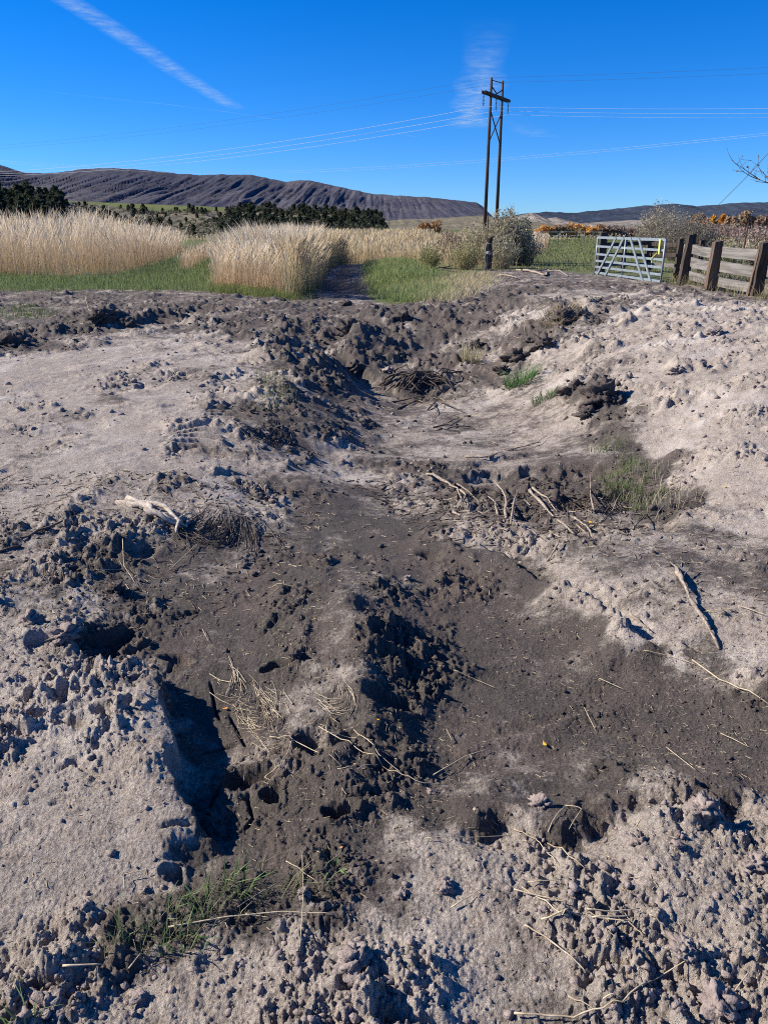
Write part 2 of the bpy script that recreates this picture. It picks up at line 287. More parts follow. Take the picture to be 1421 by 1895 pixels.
def lumps(x, y, s, seed, warp=.5):
    k = 1.0 / s
    X = x * k + warp * vn(x * k * 1.7, y * k * 1.7, seed + 50); Y = y * k + warp * vn(x * k * 1.7 + 9, y * k * 1.7, seed + 51)
    F, i = worley(X, Y, seed)
    r = .32 + .36 * ((i * 7.31) % 1.0)
    hh = np.clip(1 - (F / r) ** (2.2 if s > .2 else 1.6), 0, 1) ** (.5 if s > .2 else .7) * (i ** 1.8)
    return hh, i
def H(x, y, full=False):
    x = np.asarray(x, float); y = np.asarray(y, float); shp = x.shape
    x = x.ravel(); y = y.ravel()
    h = Hb(x, y)
    N = 2.5
    s = np.clip(y, .5, 30)
    jx = x + .03 * s * vn(x / s * 18, np.log(y.clip(.3) + .6) * 18, 7); jy = y + .03 * s * vn(x / s * 18, np.log(y.clip(.3) + .6) * 18, 8)
    rgh = bil(rr_, jx, jy); wet_shade = bil(ww, jx, jy)
    wet_shade = wet_shade + .30 * fbm(x * 1.6, y * 1.6, 4, 25, .6) * ss(.02, .3, wet_shade) + .18 * fbm(x * 11, y * 11, 3, 27, .6)
    cl = ss(-.35, .55, fbm(x * 2.2, y * 2.2, 3, 21))          # clusters
    rgh = np.clip(rgh * (0.4 + 0.95 * cl) + .10 * ss(.05, .5, fbm(x * 5, y * 5, 2, 23)), 0, 1.1)
    near = ss(30, 20, y)
    var = np.full(x.shape, .5)
    h = h + near * (.012 + .03 * rgh) * fbm(x * 1.3, y * 1.3, 3, 31) * np.clip(s / 4, .6, 2)
    h = h + near * (.0045 + .014 * rgh) * fbm(x * 7, y * 7, 5, 41, .62)
    sp = .003 * s
    for (sc_, amp, seed, lo) in ((.55, .08, 101, 4.5), (.24, .055, 102, 2.2), (.11, .021, 103, 0), (.05, .0095, 104, 0), (.024, .007, 105, 0)):
        hi = sc_ / 2.2 / .003
        m = (rgh > .12) & (y > lo) & (y < hi) & (y < 30)
        if not m.any(): continue
        l, i = lumps(x[m], y[m], sc_, seed)
        f = ss(lo, lo * 1.8 + .01, y[m]) * ss(hi, hi * .6, y[m]) * near[m]
        q = rgh[m] * ss(.12, .4, rgh[m])
        jag = .62 + .75 * np.abs(fbm(x[m] * 2.6 / sc_, y[m] * 2.6 / sc_, 2, seed + 7))
        h[m] += l * jag * amp * q * f
        var[m] = np.where(l > .3, .5 * var[m] + .5 * i, var[m])
    # crumbling: billows with sharp creases between the lumps
    for k, amp, seed, far_, octs in ((3.6, .085, 160, 30, 4), (8.5, .055, 166, 27, 4), (21.0, .027, 176, 9, 3), (52.0, .0145, 186, 4.5, 2), (120.0, .0065, 196, 2.6, 1)):
        m = (rgh > .05) & (y < far_) if k < 30 else (y < far_)
        if k < 5: m &= y > 5
        if not m.any(): continue
        f = ss(far_, far_ * .6, y[m]) * (ss(5, 9, y[m]) if k < 5 else 1)
        q = rgh[m] * ss(.08, .6, rgh[m]) if k < 30 else .22 + .8 * rgh[m]
        h[m] += (billow(x[m] * k, y[m] * k, octs, seed, .55) - .35) * amp * q * f
    if not full: return h.reshape(shp)
    return h.reshape(shp), wet_shade.reshape(shp), rgh.reshape(shp), var.reshape(shp)

def G(px, py):
    """points of the land seen at pixels (array)"""
    px = np.atleast_1d(np.asarray(px, float)); py = np.atleast_1d(np.asarray(py, float))
    d = ray(px, py); hor = W(px, py, -.8); near_ = W(px, py, .6)
    T = np.linspace(0, 1, 160)
    P = near_[:, None, :] + (hor - near_)[:, None, :] * T[None, :, None]
    hh = H(P[..., 0], P[..., 1])
    below = P[..., 2] <= hh
    i = np.argmax(below, axis=1)
    i = np.where(below.any(1), i, 159); i = np.maximum(i, 1)
    r = np.arange(len(px))
    a = (P[r, i - 1, 2] - hh[r, i - 1]); b = (P[r, i, 2] - hh[r, i])
    t = np.where(a - b != 0, a / (a - b + 1e-9), 0).clip(0, 1)
    Q = P[r, i - 1] * (1 - t)[:, None] + P[r, i] * t[:, None]
    Q[:, 2] = H(Q[:, 0], Q[:, 1])
    return Q

# ------------------------------------------------------------------ mesh helpers
def mk(name, V, F, mat, parent=None, attrs=None, smooth=False):
    V = np.asarray(V, f32); F = np.asarray(F, np.int32)
    me = bpy.data.meshes.new(name)
    me.vertices.add(len(V)); me.vertices.foreach_set('co', V.ravel())
    k = F.shape[1]
    me.loops.add(F.size); me.loops.foreach_set('vertex_index', F.ravel())
    me.polygons.add(len(F)); me.polygons.foreach_set('loop_start', np.arange(0, F.size, k, dtype=np.int32))
    me.update(calc_edges=True)
    if smooth: me.polygons.foreach_set('use_smooth', np.ones(len(F), bool))
    for n, A in (attrs or {}).items():
        at = me.attributes.new(n, 'FLOAT_COLOR', 'POINT')
        A = np.asarray(A, f32)
        if A.shape[1] == 3: A = np.concatenate([A, np.ones((len(A), 1), f32)], 1)
        at.data.foreach_set('color', A.ravel())
    me.materials.append(mat)
    o = bpy.data.objects.new(name, me); col.objects.link(o)
    if parent: o.parent = parent
    return o
def tag(o, label=None, cat=None, group=None, kind=None):
    if label: o['label'] = label
    if cat: o['category'] = cat
    if group: o['group'] = group
    if kind: o['kind'] = kind
    return o
def empty(name, loc, label, cat, group=None, rz=0):
    o = bpy.data.objects.new(name, None); col.objects.link(o); o.location = loc; o.rotation_euler = (0, 0, rz)
    o.empty_display_size = .2
    return tag(o, label, cat, group)
def copy_tree(o, parent=None):
    c = o.copy(); col.objects.link(c)
    if parent: c.parent = parent
    for ch in list(o.children): copy_tree(ch, c)
    return c
class MB:
    def __init__(s): s.v = []; s.f = []; s.n = 0
    def add(s, V, F):
        V = np.asarray(V, float); s.v.append(V)
        for q in F: s.f.append([i + s.n for i in q])
        s.n += len(V)
    def box(s, c, size, rot=None, jit=0):
        hx, hy, hz = [a / 2 for a in size]
        V = np.array([(x, y, z) for z in (-hz, hz) for x, y in ((-hx, -hy), (hx, -hy), (hx, hy), (-hx, hy))])
        if jit: V = V + rng.normal(0, jit, V.shape)
        if rot is not None: V = V @ np.array(rot).T
        s.add(V + np.array(c), [(3, 2, 1, 0), (4, 5, 6, 7), (0, 1, 5, 4), (1, 2, 6, 5), (2, 3, 7, 6), (3, 0, 4, 7)])
    def tube(s, pts, rad, n=8, cap=True, wob=0):
        pts = [Vector(p) for p in pts]; k = len(pts)
        rad = [rad] * k if np.isscalar(rad) else list(rad)
        V = []; 
        t0 = (pts[1] - pts[0]).normalized(); ref = Vector((0, 0, 1)) if abs(t0.z) < .9 else Vector((1, 0, 0))
        u = t0.cross(ref).normalized()
        for i, p in enumerate(pts):
            t = (pts[min(i + 1, k - 1)] - pts[max(i - 1, 0)]).normalized()
            u = (u - t * u.dot(t)).normalized(); w = t.cross(u)
            for j in range(n):
                a = 2 * math.pi * j / n; r = rad[i] * (1 + (random.uniform(-wob, wob) if wob else 0))
                V.append(p + (u * math.cos(a) + w * math.sin(a)) * r)
        F = []
        for i in range(k - 1):
            for j in range(n):
                F.append((i * n + j, i * n + (j + 1) % n, (i + 1) * n + (j + 1) % n, (i + 1) * n + j))
        if cap: F.append(tuple(range(n - 1, -1, -1))); F.append(tuple((k - 1) * n + j for j in range(n)))
        s.add([tuple(v) for v in V], F)
    def build(s, name, mat, parent=None, smooth=False, attrs=None):
        me = bpy.data.meshes.new(name); me.from_pydata([tuple(v) for v in np.concatenate(s.v)], [], s.f); me.update()
        if smooth: me.polygons.foreach_set('use_smooth', [True] * len(me.polygons))
        me.materials.append(mat); o = bpy.data.objects.new(name, me); col.objects.link(o)
        if parent: o.parent = parent
        return o

# ------------------------------------------------------------------ materials
class NB:
    def __init__(s, name):
        s.m = bpy.data.materials.new(name); s.m.use_nodes = True; s.t = s.m.node_tree; s.t.nodes.clear()
        s.out = s.t.nodes.new('ShaderNodeOutputMaterial')
    def n(s, ty, **k):
        o = s.t.nodes.new(ty)
        for a, b in k.items():
            if a in o.inputs.keys(): s.set(o.inputs[a], b)
            else: setattr(o, a, b)
        return o
    def set(s, i, v):
        if isinstance(v, bpy.types.NodeSocket): s.t.links.new(v, i)
        else: i.default_value = v
    def noise(s, vec, scale, detail=3, rough=.55, out=0):
        o = s.n('ShaderNodeTexNoise'); s.set(o.inputs['Vector'], vec); o.inputs['Scale'].default_value = scale
        o.inputs['Detail'].default_value = detail; o.inputs['Roughness'].default_value = rough
        return o.outputs[out]
    def vor(s, vec, scale, feature='F1', out='Distance'):
        o = s.n('ShaderNodeTexVoronoi'); o.feature = feature; s.set(o.inputs['Vector'], vec); o.inputs['Scale'].default_value = scale
        return o.outputs[out]
    def math(s, op, a, b=0.0, clamp=False):
        o = s.n('ShaderNodeMath'); o.operation = op; o.use_clamp = clamp; s.set(o.inputs[0], a); s.set(o.inputs[1], b); return o.outputs[0]
    def mix(s, f, a, b, mode='MIX'):
        o = s.n('ShaderNodeMix'); o.data_type = 'RGBA'; o.blend_type = mode
        s.set(o.inputs[0], f); s.set(o.inputs[6], c4(a)); s.set(o.inputs[7], c4(b)); return o.outputs[2]
    def ramp(s, f, *st):
        o = s.n('ShaderNodeValToRGB'); s.set(o.inputs[0], f); e = o.color_ramp.elements
        e[0].position, e[0].color = st[0][0], c4(st[0][1]); e[1].position, e[1].color = st[-1][0], c4(st[-1][1])
        for p, c in st[1:-1]:
            q = e.new(p); q.color = c4(c)
        return o.outputs[0]
    def mr(s, v, a, b, c=0.0, d=1.0):
        o = s.n('ShaderNodeMapRange'); o.interpolation_type = 'SMOOTHSTEP'
        for i, x in enumerate((v, a, b, c, d)): s.set(o.inputs[i], x)
        return o.outputs[0]
    def bump(s, h, dist, strength=1.0, normal=None):
        o = s.n('ShaderNodeBump'); s.set(o.inputs['Height'], h); o.inputs['Distance'].default_value = dist; s.set(o.inputs['Strength'], strength)
        if normal is not None: s.set(o.inputs['Normal'], normal)
        return o.outputs[0]
    def pos(s):
        return s.n('ShaderNodeNewGeometry').outputs['Position']
    def obj(s):
        return s.n('ShaderNodeTexCoord').outputs['Object']
    def attr(s, name):
        return s.n('ShaderNodeAttribute', attribute_name=name)
    def bsdf(s, color, rough=.9, spec=.2, metal=0.0, normal=None, **k):
        o = s.n('ShaderNodeBsdfPrincipled'); s.set(o.inputs['Base Color'], c4(color)); s.set(o.inputs['Roughness'], rough)
        s.set(o.inputs['Specular IOR Level'], spec); s.set(o.inputs['Metallic'], metal)
        if normal is not None: s.set(o.inputs['Normal'], normal)
        s.t.links.new(o.outputs[0], s.out.inputs[0]); return o
def c4(c):
    if isinstance(c, bpy.types.NodeSocket): return c
    return tuple(c) + (1.0,) if len(c) == 3 else c

PALE = (.46, .402, .35); DARK = (.112, .096, .085)
def soil_mat():
    b = NB('soil'); p = b.pos(); at = b.attr('soil')
    sep = b.n('ShaderNodeSeparateColor'); b.t.links.new(at.outputs['Color'], sep.inputs[0])
    wet_shade, green, var = sep.outputs[0], sep.outputs[1], sep.outputs[2]; rough = at.outputs['Alpha']
    n1 = b.noise(p, 3.2, 5, .6); n2 = b.noise(p, 19, 5, .65); n3 = b.noise(p, 120, 4, .7); n4 = b.noise(p, 520, 2, .6)
    w = b.math('ADD', wet_shade, b.math('MULTIPLY', b.math('SUBTRACT', n1, .5), .55))
    w = b.math('ADD', w, b.math('MULTIPLY', b.math('SUBTRACT', n2, .5), .6))
    w = b.math('ADD', w, b.math('MULTIPLY', b.math('SUBTRACT', b.noise(p, 55, 4, .7), .5), .75))  # damp mottling whose dark specks also stand in for shadows among crumbs
    w = b.mr(w, .15, .74)
    pale = b.mix(b.mr(n2, .35, .7), PALE, (.38, .318, .27)); pale = b.mix(b.mr(b.noise(p, 1.1, 3), .5, .68), pale, (.54, .48, .43))
    dark = b.mix(b.mr(b.noise(p, 2.3, 4), .45, .65), DARK, (.142, .114, .10)); dark = b.mix(b.mr(n3, .62, .75), dark, (.19, .165, .15))
    c = b.mix(w, pale, dark)
    fl = b.mr(b.vor(p, 160), .0, .22, 1, 0)
    c = b.mix(b.math('MULTIPLY', fl, b.math('MULTIPLY', w, b.mr(b.noise(p, 5), .52, .65))), c, (.27, .19, .16))
    c = b.mix(.95, c, b.ramp(n3, (.25, (.42,) * 3), (.75, (1.5,) * 3)), 'MULTIPLY')
    c = b.mix(.9, c, b.ramp(var, (0, (.6,) * 3), (1, (1.28,) * 3)), 'MULTIPLY')
    g = b.mr(b.math('ADD', green, b.math('MULTIPLY', b.math('SUBTRACT', n2, .5), .5)), .3, .6)
    far = b.mix(b.mr(b.noise(p, .02, 3), .4, .6), (.085, .115, .03), (.20, .17, .09))
    sy = b.n('ShaderNodeSeparateXYZ'); b.t.links.new(p, sy.inputs[0])
    gc = b.mix(b.mr(n2, .35, .65), (.08, .115, .04), (.17, .165, .08))
    gc = b.mix(b.mr(sy.outputs[1], 60, 110), gc, far)
    c = b.mix(g, c, gc)
    # shrinkage cracks in the dry silt
    wv = b.n('ShaderNodeVectorMath', operation='ADD'); b.t.links.new(p, wv.inputs[0])
    nz = b.n('ShaderNodeTexNoise'); b.t.links.new(p, nz.inputs['Vector']); nz.inputs['Scale'].default_value = 5; nz.inputs['Detail'].default_value = 4
    vm = b.n('ShaderNodeVectorMath', operation='SCALE'); b.t.links.new(nz.outputs['Color'], vm.inputs[0]); vm.inputs['Scale'].default_value = .22
    b.t.links.new(vm.outputs[0], wv.inputs[1])
    e1 = b.mr(b.vor(wv.outputs[0], 5.5, 'DISTANCE_TO_EDGE'), .0, .035); e2 = b.mr(b.vor(wv.outputs[0], 15, 'DISTANCE_TO_EDGE'), .0, .05)
    smooth = b.mr(rough, .3, .12)
    cm = b.math('MULTIPLY', smooth, b.mr(b.noise(p, 1.3, 2), .42, .56))
    e1 = b.math('MULTIPLY', b.math('SUBTRACT', e1, 1), cm); e2 = b.math('MULTIPLY', b.math('SUBTRACT', e2, 1), b.math('MULTIPLY', cm, .5))
    hgt = b.math('ADD', b.math('MULTIPLY', n3, .8), b.math('MULTIPLY', n4, .4))
    hgt = b.math('ADD', hgt, b.math('MULTIPLY', n2, .9))
    nn = b.bump(hgt, .017, 1.0)
    nn = b.bump(b.math('ADD', e1, e2), .004, .8, nn)
    b.bsdf(c, b.mr(w, 0, 1, .97, .8), .15, 0, nn)
    return b.m
M = {'soil': soil_mat()}

def flat_mat(name, c1, c2, scale=20, rough=.85, spec=.2, metal=0.0, bump=.003, stretch=None, bscale=None):
    b = NB(name); p = b.obj()
    if stretch:
        mp = b.n('ShaderNodeMapping'); b.t.links.new(p, mp.inputs[0]); mp.inputs['Scale'].default_value = stretch; p = mp.outputs[0]
    n1 = b.noise(p, scale, 5, .65); n2 = b.noise(p, bscale or scale * 3, 4, .6)
    c = b.mix(b.mr(n1, .35, .65), c1, c2)
    b.bsdf(c, rough, spec, metal, b.bump(n2, bump, .9)); return b.m
M['wood_grey'] = flat_mat('weathered_grey_wood', (.22, .205, .19), (.10, .092, .085), 6, stretch=(1, .12, 3), bump=.006)
M['wood_dark'] = flat_mat('dark_post_wood', (.035, .028, .025), (.085, .065, .052), 9, stretch=(2, 2, .25), bump=.015)
M['wood_red'] = flat_mat('split_reddish_wood', (.17, .115, .085), (.07, .05, .04), 7, stretch=(2, 2, .2), bump=.02)
M['pole'] = flat_mat('creosote_pole', (.045, .032, .028), (.085, .058, .048), 3, stretch=(1, 1, .1), bump=.01)
M['steel'] = flat_mat('galvanised_tube', (.24, .28, .31), (.17, .21, .24), 8, rough=.5, spec=.5, metal=.2, bump=.0005)
M['wire'] = flat_mat('aluminium_wire', (.7, .7, .72), (.6, .6, .62), 3, rough=.5, bump=0)
M['wire_dark'] = flat_mat('dark_wire', (.06, .06, .065), (.1, .1, .1), 3, rough=.6, bump=0)
M['insul'] = flat_mat('glazed_insulator', (.03, .025, .03), (.06, .05, .05), 8, rough=.3, spec=.5, bump=0)
M['rust'] = flat_mat('rusty_steel', (.09, .05, .035), (.05, .035, .03), 20, rough=.8, bump=.001)
M['bark'] = flat_mat('bare_bark', (.09, .075, .065), (.16, .135, .115), 14, bump=.004)
M['drift'] = flat_mat('bleached_root_wood', (.40, .335, .27), (.20, .16, .13), 14, stretch=(3, 3, 3), bump=.004, bscale=120)
M['drift_pale'] = flat_mat('sunbleached_root_wood', (.60, .53, .45), (.36, .30, .25), 14, stretch=(3, 3, 3), bump=.006, bscale=120)
M['drift_dark'] = flat_mat('muddy_root', (.13, .105, .088), (.06, .048, .041), 20, bump=.004)
M['straw'] = flat_mat('dry_straw', (.56, .47, .33), (.34, .27, .18), 30, rough=.6, spec=.3, bump=.0005)
M['strap'] = flat_mat('yellow_strap', (.62, .66, .16), (.5, .55, .15), 30, rough=.6, bump=0)
M['leaf_y'] = flat_mat('yellow_leaf', (.80, .50, .04), (.65, .35, .03), 60, rough=.6, bump=0)
M['leaf_o'] = flat_mat('orange_leaf', (.62, .28, .10), (.45, .2, .08), 60, rough=.6, bump=0)
def clod_mat(name, a, b_):
    b = NB(name); p = b.pos(); n = b.noise(p, 25, 5, .65); n3 = b.noise(p, 140, 4, .7)
    c = b.mix(b.mr(n, .3, .7), a, b_); c = b.mix(.9, c, b.ramp(n3, (.2, (.6,) * 3), (.8, (1.3,) * 3)), 'MULTIPLY')
    b.bsdf(c, .95, .1, 0, b.bump(b.math('ADD', n, b.math('MULTIPLY', n3, .5)), .014, .9)); return b.m
M['clod_pale'] = clod_mat('dry_clod', (.34, .285, .265), (.26, .21, .19))
M['clod_dark'] = clod_mat('moist_clod', (.075, .064, .06), (.12, .10, .092))

def veg_mat(name, transl=.35, rough=.75, spec=.15):
    b = NB(name); at = b.attr('col'); n = b.noise(b.pos(), 3, 2)
    c = b.mix(.7, at.outputs['Color'], b.ramp(n, (.3, (.8,) * 3), (.7, (1.15,) * 3)), 'MULTIPLY')
    p = b.bsdf(c, rough, spec)
    tr = b.n('ShaderNodeBsdfTranslucent'); b.set(tr.inputs[0], c)
    mx = b.n('ShaderNodeMixShader'); mx.inputs[0].default_value = transl
    b.t.links.new(p.outputs[0], mx.inputs[1]); b.t.links.new(tr.outputs[0], mx.inputs[2]); b.t.links.new(mx.outputs[0], b.out.inputs[0])
    return b.m
M['veg'] = veg_mat('plant_matter')

# ------------------------------------------------------------------ the ground: one sheet to the horizon
def build_ground():
    ys = [-60, -35, -20, -12, -7, -4, -2.2, -1.2, -.6, -.2, .1, .35, .55]
    y = .75
    while y < 26: ys.append(y); y *= 1.0037
    while y < 320: ys.append(y); y *= 1.02
    while y < 9500: ys.append(y); y *= 1.15
    ys = np.array(ys)
    NC = 760
    core = np.linspace(-1, 1, NC)
    out = 1 + np.cumsum(.01 * 1.24 ** np.arange(24))
    u = np.concatenate([-out[::-1], core, out])
    half = .6 * (.937 * np.maximum(ys, .8) + .575)
    X = u[None, :] * half[:, None]; Y = np.repeat(ys[:, None], len(u), 1)
    h, wet_shade, rgh, var = H(X, Y, True)
    # dirt edge and the green beyond it (map made in ground coordinates)
    E = W(np.array([-700, -200, 0, 200, 380, 470, 545, 556, 640, 672, 690, 740, 800, 850, 905, 1000, 1105, 1235, 1300, 1421, 1600, 2200]),
          np.array([528, 530, 537, 536, 540, 546, 553, 547, 480, 520, 560, 570, 562, 520, 500, 499, 510, 520, 535, 548, 560, 600]), 0)
    ey = np.interp(X.ravel(), *zip(*sorted(zip(E[:, 0], E[:, 1])))).reshape(X.shape)
    green = ss(-.6, .6, Y - ey + .8 * vn(X * 1.5, Y * 1.5, 77))
    ch = W(np.array([622, 640, 690, 735]), np.array([562, 505, 472, 456]), -.45)
    d, _, _ = segdist(X.ravel(), Y.ravel(), ch); d = d.reshape(X.shape)
    green = np.where(Y > 15, green * ss(.55 + .45 * ss(34, 22, Y), .95 + .5 * ss(34, 22, Y), d), green)
    # green patches in the dirt
    for (px, py, r) in ((1130, 810, .45), (1180, 860, .4), (45, 582, 1.0), (720, 545, 1.6), (500, 705, .3)):
        c = W(px, py, -.2 if py > 600 else 0)
        green = np.maximum(green, .34 * np.exp(-(((X - c[0]) / r) ** 2 + ((Y - c[1]) / (r * 1.6)) ** 2)))
    n = len(ys); m = len(u)
    idx = np.arange(n * m).reshape(n, m)
    F = np.stack([idx[:-1, :-1], idx[:-1, 1:], idx[1:, 1:], idx[1:, :-1]], -1).reshape(-1, 4)
    V = np.stack([X, Y, h], -1).reshape(-1, 3)
    A = np.stack([wet_shade, green, var, rgh], -1).reshape(-1, 4)
    o = mk('ground', V, F, M['soil'], attrs={'soil': A}, smooth=True)
    tag(o, kind='structure'); return o
build_ground()
#==PART2==
# ------------------------------------------------------------------ far land
def ridge_profile(pts, px):
    p = np.array(pts, float); return np.interp(px, p[:, 0], p[:, 1])
def range_mesh(name, pts, Dc, Db, mat, nx=220, ny=34, gully=.25, gf=1.0, zb=-2, jag=1.0, seed=1, back=.25, power=1.0):
    px = np.linspace(pts[0][0], pts[-1][0], nx)
    py = ridge_profile(pts, px)
    kx = px * .05
    py = py + jag * fbm(kx, kx * 0 + seed, 4, seed) 
    C_ = At(px, py, Dc)
    t = np.linspace(0, 1, ny)
    V = []
    for ti in t:
        Y = Db + (Dc - Db) * ti
        x = C_[:, 0] * (.35 + .65 * Y / Dc) / 1.0 if False else C_[:, 0] * (Y / Dc) ** .7
        zc = C_[:, 2]
        s_ = ti ** power
        g = np.abs(fbm(x / (Dc * .018) * gf, np.full(nx, Y / (Dc * .5)) + x / (Dc * .12), 4, seed + 9)) * 2
        g2 = np.abs(fbm(x / (Dc * .006) * gf, np.full(nx, Y / (Dc * .3)) + x / (Dc * .08), 3, seed + 19)) * 2
        z = zb + (zc - zb) * s_ * (1 - gully * (.5 + 1.1 * np.abs(vn(x / (Dc * .09), x * 0 + ti * 1.5, seed + 3))) * (1 - ti ** 3) * (1 - np.clip(g, 0, 1)) - gully * .45 * (1 - ti ** 4) * (1 - np.clip(g2, 0, 1)))
        V.append(np.stack([x, np.full(nx, Y), z], 1))
    V.append(np.stack([C_[:, 0] * 1.05, np.full(nx, Dc * (1 + back)), C_[:, 2] * .75], 1))
    V.append(np.stack([C_[:, 0] * 1.1, np.full(nx, Dc * (1 + 2 * back)), C_[:, 2] * 0 - 5], 1))
    V = np.concatenate(V); m = ny + 2
    idx = np.arange(m * nx).reshape(m, nx)
    F = np.stack([idx[:-1, :-1], idx[:-1, 1:], idx[1:, 1:], idx[1:, :-1]], -1).reshape(-1, 4)
    o = mk(name, V, F, mat, smooth=True); tag(o, kind='structure')
    return o, V[:ny * nx].reshape(ny, nx, 3)
def hill_mat(name, c1, c2, c3, s1, s2, spots=None, spot_scale=.05, bump=3):
    b = NB(name); p = b.pos()
    n = b.noise(p, s1, 6, .6); n2 = b.noise(p, s2, 4, .7)
    c = b.mix(b.mr(n, .4, .62), c1, c2); c = b.mix(b.mr(n2, .52, .7), c, c3)
    if spots:
        v = b.mr(b.vor(p, spot_scale), .25, .42, 1, 0)
        c = b.mix(b.math('MULTIPLY', v, b.mr(b.noise(p, s1 * 3, 3), .4, .55)), c, spots)
    b.bsdf(c, .95, .05, 0, b.bump(n2, bump, .8)); return b.m
M['mtn'] = hill_mat('haze_blue_bare_mountain', (.060, .062, .088), (.10, .095, .112), (.032, .034, .045), .0012, .02, (.035, .035, .03), .045, 8)  # bluish base colour stands in for distance haze; there is no air volume
M['mtn_far'] = hill_mat('haze_blue_forested_mountain', (.028, .038, .062), (.042, .054, .080), (.075, .082, .095), .001, .012, (.02, .025, .025), .02, 10)  # haze blue painted into the base colour of the distant range
M['cliff'] = hill_mat('pale_shale', (.25, .22, .20), (.16, .145, .13), (.07, .075, .05), .008, .05, (.05, .06, .04), .06, 3)
M['foothill'] = hill_mat('sage_foothill', (.15, .135, .09), (.22, .185, .14), (.07, .075, .045), .02, .2, (.035, .045, .025), .22, 1)
M['meadow'] = hill_mat('far_meadow', (.11, .14, .045), (.15, .15, .06), (.09, .10, .04), .01, .1, None, 1, .2)
range_mesh('mountain_ridge', [(-420,330),(-200,300),(-60,298),(0,305),(40,318),(70,321),(110,319),(150,313),(205,311),(260,314),(300,318),(330,321),(370,324),(420,323),(465,323),(500,331),(530,336),(570,333),(600,340),(650,350),(690,359),(760,363),(810,367),(850,371),(880,374),(893,382),(905,400),(915,415)],
           4200, 2300, M['mtn'], 640, 48, .115, 1.0, -5, 1.0, 3)
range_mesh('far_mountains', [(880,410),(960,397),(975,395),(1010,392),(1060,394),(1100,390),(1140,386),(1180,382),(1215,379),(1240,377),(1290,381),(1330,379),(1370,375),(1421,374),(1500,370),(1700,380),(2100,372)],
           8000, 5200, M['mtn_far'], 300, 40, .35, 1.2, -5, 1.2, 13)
range_mesh('shale_hill', [(955,415),(972,398),(985,394),(1000,399),(1015,405),(1028,402),(1045,406),(1070,412),(1120,415),(1150,410),(1175,407),(1200,408),(1260,412),(1330,415)],
           2600, 2000, M['cliff'], 160, 30, .4, 1.5, -5, 1.2, 23)
range_mesh('valley_bench', [(560,420),(690,412),(740,406),(800,405),(850,401),(890,399),(930,403),(970,408),(1010,414),(1060,418)],
           1700, 1100, M['foothill'], 160, 20, .2, 1, -5, .6, 33)
range_mesh('meadow_bench', [(-300,372),(60,368),(200,375),(300,379),(380,382),(430,385),(470,400),(520,418)],
           900, 560, M['meadow'], 140, 14, .1, 1, -5, .3, 43)
hillo, HV = range_mesh('low_hill', [(-300,346),(-80,346),(0,354),(60,362),(110,371),(170,377),(230,384),(300,390),(370,388),(420,392),(430,386),(480,385),(540,389),(600,391),(650,394),(690,397),(706,404),(716,417),(722,424)],
           420, 300, M['foothill'], 240, 40, .2, .8, -3.2, 1.0, 53, power=.8)
#==VEG
def ribbons(P, h, w, lean, yaw, prof, cb, ct, curl=.25, tipfall=0.0):
    """n blades as ribbons. P (n,3); h,w,lean (n); prof: [(t, width factor)]; cb, ct (n,3) colours"""
    n = len(P); k = len(prof)
    t = np.array([p[0] for p in prof]); pw = np.array([p[1] for p in prof])
    dx, dy = np.cos(yaw), np.sin(yaw)
    wy = rng.uniform(0, math.pi, n); wx_, wy_ = np.cos(wy), np.sin(wy)
    T = t[None, :]
    off = h[:, None] * lean[:, None] * (T * (1 - curl) + curl * T ** 2.5)
    z = h[:, None] * (T - tipfall * lean[:, None] * T ** 3)
    cx = P[:, 0:1] + dx[:, None] * off; cy = P[:, 1:2] + dy[:, None] * off; cz = P[:, 2:3] + z
    hw = w[:, None] * pw[None, :] * .5
    L = np.stack([cx - wx_[:, None] * hw, cy - wy_[:, None] * hw, cz], -1); Rr = np.stack([cx + wx_[:, None] * hw, cy + wy_[:, None] * hw, cz], -1)
    V = np.stack([L, Rr], 2).reshape(-1, 3)
    base = (np.arange(n) * k * 2)[:, None]
    i = np.arange(k - 1)[None, :] * 2
    F = np.stack([base + i, base + i + 1, base + i + 3, base + i + 2], -1).reshape(-1, 4)
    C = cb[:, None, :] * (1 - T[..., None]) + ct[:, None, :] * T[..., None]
    C = np.repeat(C[:, :, None, :], 2, 2).reshape(-1, 3)
    return V, F, C
def join(parts):
    V, F, C = [], [], []; n = 0
    for v, f, c in parts:
        V.append(v); F.append(f + n); C.append(c); n += len(v)
    return np.concatenate(V), np.concatenate(F), np.concatenate(C)
def cols(n, a, b, j=.12):
    t = rng.random(n)[:, None]; c = np.array(a) * (1 - t) + np.array(b) * t
    return np.clip(c * (1 + rng.normal(0, j, (n, 1))), 0, 1)
def inside(px, py, poly):
    P = np.array(poly, float); r = np.zeros(px.shape, bool); j = len(P) - 1
    for i in range(len(P)):
        xi, yi = P[i]; xj, yj = P[j]
        r ^= ((yi > py) != (yj > py)) & (px < (xj - xi) * (py - yi) / (yj - yi + 1e-12) + xi); j = i
    return r
